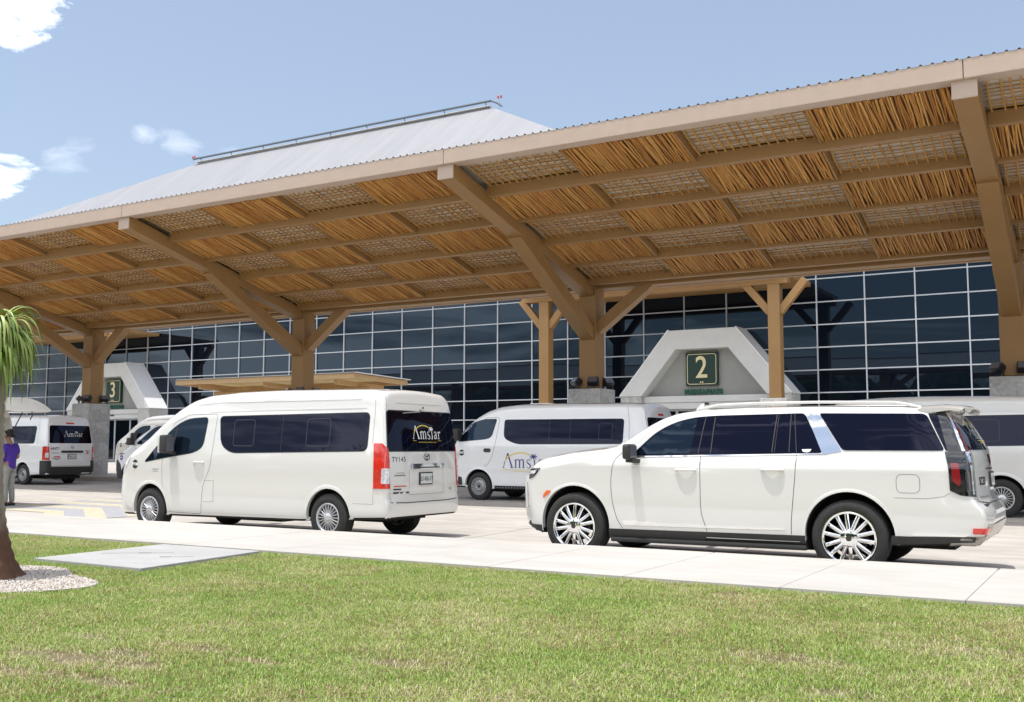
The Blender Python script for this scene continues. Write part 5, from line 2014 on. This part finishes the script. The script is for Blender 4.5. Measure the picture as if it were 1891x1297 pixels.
def np_in_poly(x, y, poly):
    c = np.zeros(len(x), bool)
    n = len(poly)
    for i in range(n):
        x1, y1 = poly[i]
        x2, y2 = poly[(i + 1) % n]
        if y1 == y2:
            continue
        m = ((y1 > y) != (y2 > y)) & (x < (x2 - x1) * (y - y1) / (y2 - y1) + x1)
        c ^= m
    return c


def bare_mask(x, y):
    m = np.zeros_like(x)
    for (cx, cy, rx, ry, a) in ((-5.42, 4.02, .42, .13, .95), (-5.2, 4.25, .25, .10, .7), (-4.88, 4.08, .16, .09, 1.0), (-4.95, 4.62, .22, .07, .8), (-5.6, 3.62, .5, .10, .8), (-4.7, 3.72, .35, .07, .6), (-5.85, 4.5, .2, .08, .5),
                                (-4.35, 4.5, .2, .06, .5), (-1.75, 6.15, .35, .14, .55), (-.75, 7.0, .5, .25, .45), (-2.9, 8.55, .14, .10, .8), (-1.3, 5.45, .18, .1, .5), (-3.6, 4.9, .3, .1, .5)):
        d = ((x - cx) / rx) ** 2 + ((y - cy) / ry) ** 2
        m = np.maximum(m, a * np.exp(-d * .9))
    n_ = vnoise(x, y, .10, 3) * .6 + vnoise(x, y, .045, 4) * .4
    return np.clip((m + (n_ - .5) * .8) * 1.35, 0, 1) * (m > .08)


def make_lawn():
    n0 = 1850000
    x = rng.uniform(-17, 7.6, n0)
    y = rng.uniform(2.2, GRASS_D + .015, n0)
    P = np.stack([x, y, np.full(n0, LZ)], 1) - np.array([0, 0, 1.4086])
    z = P @ np.array(fw)
    u = 945.5 + F_PX * (P @ np.array(cr)) / z
    v = 648.5 - F_PX * (P @ np.array(cu)) / z
    dist = np.linalg.norm(P, axis=1)
    keep = (u > -180) & (u < 2900) & (v < 1420) & (z > .5)
    dens = np.clip(1.12 - (dist - 5) * .07, .5, 1)
    bare = bare_mask(x, y)
    keep &= rng.random(n0) < dens * (1 - .86 * bare)
    keep &= ~np_in_poly(x, y, [(a - (a + 9.3) * -.01, c) for a, c in SLAB])
    keep &= ~np_in_poly(x, y, MULCH)
    # a ragged edge along the pavement
    keep &= y < GRASS_D - .03 + .045 * vnoise(x, y * 0, .16, 9)
    x, y, bare = x[keep], y[keep], bare[keep]
    n = len(x)
    big = vnoise(x, y, .9, 11) * .55 + vnoise(x, y, .33, 12) * .45
    mid = vnoise(x, y, .14, 13)
    dry = np.clip(big * 1.6 - .42 + (mid - .5) * .5 + .12 * np.clip((x + 5) / 5, -1, 1), 0, 1)
    dry = np.maximum(dry * .85, bare)
    h = rng.uniform(.016, .036, n) * (1 - .3 * bare) * (.8 + .4 * mid)
    w = rng.uniform(.0026, .0048, n)
    a = rng.uniform(0, 2 * np.pi, n)
    lean = rng.uniform(.2, 1.5, n) * h * (1 + .5 * dry)
    dx, dy = np.cos(a), np.sin(a)
    px_, py_ = -dy, dx
    b0 = np.stack([x - px_ * w / 2, y - py_ * w / 2, np.full(n, LZ)], 1)
    b1 = np.stack([x + px_ * w / 2, y + py_ * w / 2, np.full(n, LZ)], 1)
    mx_, my_, mz = x + dx * lean * .35, y + dy * lean * .35, LZ + h * .62
    m0 = np.stack([mx_ - px_ * w * .45, my_ - py_ * w * .45, mz], 1)
    m1 = np.stack([mx_ + px_ * w * .45, my_ + py_ * w * .45, mz], 1)
    tp = np.stack([x + dx * lean, y + dy * lean, LZ + h * rng.uniform(.55, 1.0, n)], 1)
    V = np.stack([b0, b1, m1, m0, tp], 1).reshape(-1, 3)
    idx = np.arange(n) * 5
    q = np.stack([idx, idx + 1, idx + 2, idx + 3], 1)
    t = np.stack([idx + 3, idx + 2, idx + 4], 1)
    loops = np.concatenate([q, t], 1).ravel()
    starts = np.stack([np.arange(n) * 7, np.arange(n) * 7 + 4], 1).ravel()
    o = np_mesh('grass', V, loops, starts, None, M['grassblade'])
    # blade colours: fresh, olive, straw
    rr = rng.random(n)
    c_g = np.array([.20, .37, .05])
    c_y = np.array([.44, .50, .13])
    c_s = np.array([.66, .58, .36])
    c_b = np.array([.40, .24, .13])
    k = np.clip(rr * .9 + dry * .55 - .1, 0, 1)[:, None]
    col = c_g * (1 - k) + c_y * k
    st = ((rng.random(n) < .05 + .50 * dry ** 1.3) | (rng.random(n) < bare * .8))[:, None]
    col = np.where(st, c_s * rng.uniform(.7, 1.1, n)[:, None], col)
    br = ((rng.random(n) < .04 + .12 * (vnoise(x, y, .5, 21) > .62)))[:, None]
    col = np.where(br, c_b * rng.uniform(.6, 1.2, n)[:, None], col)
    col = col * rng.uniform(.75, 1.2, n)[:, None]
    ca = o.data.color_attributes.new('blade', 'FLOAT_COLOR', 'POINT')
    C4 = np.ones((n, 5, 4), np.float32)
    C4[:, :, :3] = col[:, None, :]
    ca.data.foreach_set('color', C4.ravel())
    o['kind'] = 'stuff'
    o['label'] = 'short mown lawn of green blades with straw coloured dry patches'
    o['category'] = 'grass'
    return o


def grass_material():
    m = bpy.data.materials.new('grass_blade')
    m.use_nodes = True
    nt = m.node_tree
    nt.nodes.clear()
    at = nt.nodes.new('ShaderNodeAttribute')
    at.attribute_name = 'blade'
    d = nt.nodes.new('ShaderNodeBsdfPrincipled')
    d.inputs['Roughness'].default_value = .5
    t = nt.nodes.new('ShaderNodeBsdfTranslucent')
    mx = nt.nodes.new('ShaderNodeMixShader')
    mx.inputs[0].default_value = .3
    o = nt.nodes.new('ShaderNodeOutputMaterial')
    nt.links.new(at.outputs['Color'], d.inputs['Base Color'])
    nt.links.new(at.outputs['Color'], t.inputs['Color'])
    nt.links.new(d.outputs[0], mx.inputs[1])
    nt.links.new(t.outputs[0], mx.inputs[2])
    nt.links.new(mx.outputs[0], o.inputs['Surface'])
    return m


M['grassblade'] = grass_material()
make_lawn()

# concrete cover slab in the lawn
cs = thing('concrete_cover', 'flat grey concrete cover slab with two lifting slots set in the lawn', 'slab', (-9.3, 8.0, LZ))
o = MB().prism(SLAB, LZ - .05, .206, 'xy').build('slab', M['slab'], cs, bevel=.008)
o.location = -Vector(cs.location)
for (x0, y0, x1, y1) in ((-9.62, 8.02, -9.50, 8.10), (-9.08, 7.86, -8.98, 7.93)):
    b = MB().bar((x0, y0, .2075), (x1, y1, .2075), .035, .004)
    o = b.build('lifting_slot', M['joint'], cs)
    o.location = -Vector(cs.location)
for (p, q) in (((-9.95, 7.78), (-9.63, 8.01)), ((-9.49, 8.11), (-9.30, 8.25)), ((-8.97, 7.94), (-8.80, 8.08))):
    b = MB().bar((p[0], p[1], .2068), (q[0], q[1], .2068), .008, .003)
    o = b.build('cover_joint', M['joint'], cs)
    o.location = -Vector(cs.location)

# pale gravel round the palm
M['gravel'] = mat('white_gravel', (1, 1, 1), .85, island=[(.52, .47, .41), (.58, .54, .49), (.38, .32, .27), (.54, .48, .42), (.62, .59, .55), (.24, .18, .14)])
b = MB()
b.add([(x, y, LZ + .012) for x, y in MULCH], [tuple(range(len(MULCH)))])
struct(b.build('gravel_bed', mat('gravel_bed', (.56, .52, .46), .9, var=.2, vscale=30, bump=.5, bscale=50)))


def make_gravel():
    n0 = 26000
    x = rng.uniform(-10.5, -7.6, n0)
    y = rng.uniform(4.4, 7.0, n0)
    k = np_in_poly(x, y, MULCH)
    x, y = x[k], y[k]
    n = len(x)
    s = rng.uniform(.006, .016, n)
    base = np.array([[1, 0, 0], [0, 1, 0], [-1, 0, 0], [0, -1, 0], [0, 0, .8], [0, 0, -.6]], float)
    F = np.array([[0, 1, 4], [1, 2, 4], [2, 3, 4], [3, 0, 4], [1, 0, 5], [2, 1, 5], [3, 2, 5], [0, 3, 5]])
    a = rng.uniform(0, 6.28, n)
    V = base[None] * s[:, None, None] * rng.uniform(.6, 1.3, (n, 6, 1))
    ca, sa = np.cos(a)[:, None], np.sin(a)[:, None]
    X = V[:, :, 0] * ca - V[:, :, 1] * sa + x[:, None]
    Y = V[:, :, 0] * sa + V[:, :, 1] * ca + y[:, None]
    Z = V[:, :, 2] + LZ + .014 + s[:, None] * .3
    V = np.stack([X, Y, Z], 2).reshape(-1, 3)
    L = (F[None] + (np.arange(n) * 6)[:, None, None]).reshape(-1)
    st = np.arange(n * 8) * 3
    o = np_mesh('white_gravel', V, L, st, None, M['gravel'])
    tag(o, 'loose white gravel round the foot of the palm', 'gravel', kind='stuff')


make_gravel()

# ------------------------------------------------------------------ ponytail palm
def bark():
    m = mat('palm_bark', (0.25, 0.20, 0.155), .9, col2=(0.36, 0.31, 0.25), vscale=7, bump=.7, bscale=22, stretch=(1, 1, .35))
    nt = m.node_tree
    bs = nt.nodes['Principled BSDF']
    src = bs.inputs['Base Color'].links[0].from_socket
    tc = nt.nodes.new('ShaderNodeTexCoord')
    sp = nt.nodes.new('ShaderNodeSeparateXYZ')
    nt.links.new(tc.outputs['Object'], sp.inputs[0])
    nz = nt.nodes.new('ShaderNodeTexNoise')
    nz.inputs['Scale'].default_value = 5
    nt.links.new(tc.outputs['Object'], nz.inputs['Vector'])
    ad = nt.nodes.new('ShaderNodeMath')
    ad.operation = 'MULTIPLY_ADD'
    ad.inputs[1].default_value = .5
    nt.links.new(nz.outputs[0], ad.inputs[0])
    nt.links.new(sp.outputs['Z'], ad.inputs[2])
    mr = nt.nodes.new('ShaderNodeMapRange')          # reddish weathered bark on the swollen foot
    mr.inputs[1].default_value, mr.inputs[2].default_value = .62, .95
    mr.inputs[3].default_value, mr.inputs[4].default_value = 1, 0
    nt.links.new(ad.outputs[0], mr.inputs[0])
    mx = nt.nodes.new('ShaderNodeMixRGB')
    mx.inputs[2].default_value = (.13, .062, .035, 1)
    nt.links.new(mr.outputs[0], mx.inputs[0])
    nt.links.new(src, mx.inputs[1])
    nt.links.new(mx.outputs[0], bs.inputs['Base Color'])
    return m


def make_palm():
    t = thing('ponytail_palm', 'ponytail palm with swollen red-brown foot and drooping strap leaves in the gravel', 'palm tree', tuple(TREE))
    prof = [(.40, -.06), (.375, .0), (.335, .06), (.29, .14), (.25, .24), (.215, .38), (.187, .55), (.163, .75), (.147, 1.0), (.138, 1.4), (.134, 1.95), (.14, 2.15), (.12, 2.35)]
    hs = np.linspace(-.06, 2.35, 80)
    rs_ = np.interp(hs, [p[1] for p in prof], [p[0] for p in prof])
    n = 56
    V, F = [], []
    for i, (h, r_) in enumerate(zip(hs, rs_)):
        for k in range(n):
            a = 2 * math.pi * k / n
            fl = 1 + .05 * math.sin(7 * a + 2 * h) * max(0, 1 - h) + .03 * math.sin(13 * a + h * 5) + .015 * math.sin(29 * a + 9 * h)
            ring_ = .006 * math.sin(h * 60 + math.sin(a * 3))
            V.append(((r_ * fl + ring_) * math.cos(a), (r_ * fl + ring_) * math.sin(a), h))
    for i in range(len(hs) - 1):
        for k in range(n):
            F.append((i * n + k, i * n + (k + 1) % n, (i + 1) * n + (k + 1) % n, (i + 1) * n + k))
    link_mesh('trunk', V, F, bark(), t, 60)
    M['strap'] = mat('strap_leaf', (1, 1, 1), .42, island=[(.16, .26, .04), (.28, .38, .07), (.20, .31, .05), (.38, .44, .13), (.12, .20, .035)])
    r = random.Random(5)
    V, F = [], []
    for i in range(330):
        a = r.uniform(0, 2 * math.pi)
        el = R(r.uniform(5, 80))
        L = r.uniform(.40, .64)
        w = r.uniform(.012, .024)
        o_ = Vector((.10 * math.cos(a), .10 * math.sin(a), 2.1 + r.uniform(-.05, .34)))
        d = Vector((math.cos(a) * math.cos(el), math.sin(a) * math.cos(el), math.sin(el)))
        g_ = r.uniform(.30, .55)
        m_ = 12
        side = Vector((-math.sin(a), math.cos(a), 0))
        tw = r.uniform(-.9, .9)
        p = o_.copy()
        base = len(V)
        for j in range(m_ + 1):
            t_ = j / m_
            ww = w * (1 - t_ ** 2.2) * (1 if t_ > .08 else .6) + .001
            s_ = (side * math.cos(tw * t_) + d.cross(side) * math.sin(tw * t_)).normalized()
            V += [p - s_ * ww, p + d.cross(s_).normalized() * ww * .25, p + s_ * ww]
            d = (d + Vector((0, 0, -g_ * (.5 + t_))) + Vector((r.uniform(-.04, .04), r.uniform(-.04, .04), 0))).normalized()
            p = p + d * (L / m_)
        for j in range(m_):
            a_ = base + j * 3
            F += [(a_, a_ + 1, a_ + 4, a_ + 3), (a_ + 1, a_ + 2, a_ + 5, a_ + 4)]
    link_mesh('crown', V, F, M['strap'], t, 60)


make_palm()


# ------------------------------------------------------------------ person at the open tailgate
def skin_mesh(joints, bones, name, m, parent, sub=2):
    """one continuous skinned surface over a skeleton: joints = {name: (x, y, z, radius)}"""
    names = list(joints)
    me = bpy.data.meshes.new(name)
    me.from_pydata([joints[k][:3] for k in names], [(names.index(a), names.index(b_)) for a, b_ in bones], [])
    o = bpy.data.objects.new(name, me)
    C.objects.link(o)
    o.modifiers.new('skin', 'SKIN')
    for i, k in enumerate(names):
        sv = me.skin_vertices[0].data[i]
        rad = joints[k][3]
        sv.radius = rad if isinstance(rad, tuple) else (rad, rad)
        sv.use_root = (i == 0)
    sm = o.modifiers.new('sub', 'SUBSURF')
    sm.levels = sub
    sm.render_levels = sub
    dg = bpy.context.evaluated_depsgraph_get()
    me2 = bpy.data.meshes.new_from_object(o.evaluated_get(dg))
    o.modifiers.clear()
    o.data = me2
    me2.materials.clear()
    me2.materials.append(m)
    me2.polygons.foreach_set('use_smooth', [True] * len(me2.polygons))
    o.parent = parent
    return o


def make_person():
    # local frame: faces +X, y to the left, feet at z = 0
    t = thing('person', 'person in purple polo shirt and grey trousers, head bowed, beside the raised tailgate', 'person', (-22.30, 14.84, road_z(14.8)), rz=R(196))
    M['skin'] = mat('skin', (.36, .19, .12), .5, var=.05)
    M['shirt'] = mat('purple_shirt', (.060, .022, .30), .75, var=.12, vscale=9, bump=.25, bscale=12)
    M['trousers'] = mat('grey_trousers', (.30, .295, .27), .8, var=.1, vscale=8, bump=.2, bscale=14)
    M['hair'] = mat('black_hair', (.008, .007, .007), .45, bump=.4, bscale=60)
    M['shoe'] = mat('black_shoe', (.012, .012, .012), .4)
    J = {'pelvis': (0, 0, .93, (.12, .15)), 'belly': (.0, 0, 1.08, (.105, .14)), 'chest': (.0, 0, 1.28, (.11, .165)), 'neck': (.02, 0, 1.455, .058), 'throat': (.045, 0, 1.52, .052),
         'jaw': (.085, 0, 1.565, (.062, .058)), 'skull': (.065, 0, 1.635, (.092, .076)), 'crown': (.05, 0, 1.69, (.062, .056))}
    B = [('pelvis', 'belly'), ('belly', 'chest'), ('chest', 'neck'), ('neck', 'throat'), ('throat', 'jaw'), ('jaw', 'skull'), ('skull', 'crown')]
    for s, k in ((1, 'l'), (-1, 'r')):
        J.update({'hip' + k: (0, s * .095, .87, .085), 'knee' + k: (.02, s * .10, .48, .056), 'calf' + k: (-.005, s * .105, .34, .055), 'ankle' + k: (-.02, s * .11, .09, .038), 'toe' + k: (.14, s * .125, .04, .036),
                  'sho' + k: (-.005, s * .185, 1.385, .058), 'elb' + k: (-.02, s * .255, 1.11, .042), 'fore' + k: (.10, s * .20, 1.10, .038), 'wri' + k: (.225, s * .10, 1.115, .026), 'palm' + k: (.285, s * .06, 1.125, (.036, .02))})
        B += [('pelvis', 'hip' + k), ('hip' + k, 'knee' + k), ('knee' + k, 'calf' + k), ('calf' + k, 'ankle' + k), ('ankle' + k, 'toe' + k), ('chest', 'sho' + k), ('sho' + k, 'elb' + k), ('elb' + k, 'fore' + k), ('fore' + k, 'wri' + k), ('wri' + k, 'palm' + k)]
        for f in range(4):
            y = s * (.035 + .018 * f)
            L_ = (.06, .072, .068, .052)[f]
            J['f%d%s' % (f, k)] = (.318, y, 1.122 - .004 * f, .0095)
            J['g%d%s' % (f, k)] = (.318 + L_ * .6, y - s * .008, 1.108, .0085)
            J['h%d%s' % (f, k)] = (.318 + L_ * .85, y - s * .018, 1.082, .007)
            B += [('palm' + k, 'f%d%s' % (f, k)), ('f%d%s' % (f, k), 'g%d%s' % (f, k)), ('g%d%s' % (f, k), 'h%d%s' % (f, k))]
        J['t0' + k] = (.275, s * .02, 1.142, .011)
        J['t1' + k] = (.31, s * .005, 1.145, .0095)
        B += [('palm' + k, 't0' + k), ('t0' + k, 't1' + k)]
    body = skin_mesh(J, B, 'body', M['skin'], t)
    # face
    fc = MB()
    for s in (-1, 1):
        fc.lathe([(.001, 0), (.011, .002), (.012, .006), (.001, .009)], 10, c=(.148, s * .03, 1.622))
    fc.build('eyes', M['hair'], body)
    MB().tube([(.148, 0, 1.63), (.168, 0, 1.603), (.156, 0, 1.592)], [.008, .014, .009], 8).build('nose', M['skin'], body, smooth=60)
    MB().tube([(.144, -.022, 1.566), (.150, 0, 1.564), (.144, .022, 1.566)], [.004, .006, .004], 6).build('mouth', mat('lips', (.3, .11, .09), .5), body, smooth=60)
    for s in (-1, 1):
        MB().tube([(.055, s * .078, 1.60), (.045, s * .088, 1.625), (.058, s * .082, 1.648)], [.012, .014, .010], 8).build('ear', M['skin'], body, smooth=60)
    H = {'a': (.02, 0, 1.668, (.088, .080)), 'b': (.035, 0, 1.705, (.070, .066)), 'c': (.012, 0, 1.625, (.058, .064))}
    skin_mesh(H, [('a', 'b'), ('a', 'c')], 'hair', M['hair'], t)
    S = {'p': (0, 0, .80, (.125, .160)), 'wa': (0, 0, .92, (.142, .172)), 'be': (0, 0, 1.08, (.122, .155)), 'ch': (0, 0, 1.28, (.125, .178)), 'nk': (.012, 0, 1.42, (.075, .09)), 'co': (.02, 0, 1.452, .066)}
    SB = [('p', 'wa'), ('wa', 'be'), ('be', 'ch'), ('ch', 'nk'), ('nk', 'co')]
    for s, k in ((1, 'l'), (-1, 'r')):
        S['s' + k] = (-.005, s * .19, 1.385, .074)
        S['e' + k] = (-.016, s * .238, 1.185, .066)
        SB += [('ch', 's' + k), ('s' + k, 'e' + k)]
    skin_mesh(S, SB, 'shirt', M['shirt'], t)
    T = {'p': (0, 0, .97, (.118, .145))}
    TB = []
    for s, k in ((1, 'l'), (-1, 'r')):
        T.update({'h' + k: (0, s * .095, .85, .098), 'k' + k: (.02, s * .10, .48, .074), 'c' + k: (-.01, s * .107, .28, .068), 'a' + k: (-.02, s * .11, .07, .062)})
        TB += [('p', 'h' + k), ('h' + k, 'k' + k), ('k' + k, 'c' + k), ('c' + k, 'a' + k)]
        MB().box(-.08, .17, s * .12 - .045, s * .12 + .045, 0, .07).build('shoe', M['shoe'], t, bevel=.025, smooth=60)
    skin_mesh(T, TB, 'trousers', M['trousers'], t)
    ca = thing('paper_slip', 'white paper slip held in the hands of the person in purple', 'paper', (-22.30 - .33, 14.84 - .10, road_z(14.8) + 1.10), rz=R(196))
    MB().box(-.06, .07, -.10, .08, .03, .034).build('sheet', M['whitevinyl'], ca).rotation_euler.y = R(20)


make_person()


# ------------------------------------------------------------------ trees behind the camera, seen only in the glass
def leaf_cloud(name, blobs, n_per, size, m, parent=None, seed=1):
    r = np.random.default_rng(seed)
    Vs = []
    for (cx, cy, cz, rx, rz_) in blobs:
        ctr, ax_ = np.array([cx, cy, cz]), np.array([rx, rx, rz_])
        # dense heart of the crown: coarse lumpy patches
        for i in range(9):
            for j in range(14):
                q = []
                for (di, dj) in ((0, 0), (1, 0), (1, 1), (0, 1)):
                    th, ph = math.pi * (i + di) / 9, 2 * math.pi * (j + dj) / 14
                    k = .80 + .08 * math.sin(3 * ph + cx) * math.sin(2 * th + cy)
                    q.append(ctr + ax_ * k * np.array([math.sin(th) * math.cos(ph), math.sin(th) * math.sin(ph), math.cos(th)]))
                Vs.append(np.array(q))
        n = n_per
        d = r.normal(size=(n, 3))
        d /= np.linalg.norm(d, axis=1)[:, None]
        P = d * r.uniform(.78, .97, n)[:, None] * ax_ + ctr
        s = size * r.uniform(.6, 1.4, n)[:, None]
        e1 = r.normal(size=(n, 3))
        e1 /= np.linalg.norm(e1, axis=1)[:, None]
        e2 = np.cross(e1, r.normal(size=(n, 3)))
        e2 /= np.linalg.norm(e2, axis=1)[:, None] + 1e-9
        Vs.append(np.stack([P - e1 * s, P - e2 * s * .5, P + e1 * s, P + e2 * s * .5], 1).reshape(-1, 3))
    V = np.concatenate(Vs)
    k = len(V) // 4
    return np_mesh(name, V, np.arange(k * 4), np.arange(k) * 4, None, m, parent)


M['leaf'] = mat('distant_leaf', (1, 1, 1), .7, island=[(.03, .06, .015), (.05, .09, .02), (.07, .11, .03), (.04, .07, .02)])
bl = []
for i in range(84):
    x = -165 + i * 2.3 + rng.uniform(-2, 2)
    y = -26 - rng.uniform(0, 16)
    h = rng.uniform(9.0, 11.5)
    bl.append((x, y, h * .5, h * .36, h * .52))
o = leaf_cloud('tree_belt', bl, 4200, .075, M['leaf'], seed=4)
tag(o, 'dark green belt of trees seen mirrored in the glass', 'trees', kind='stuff')
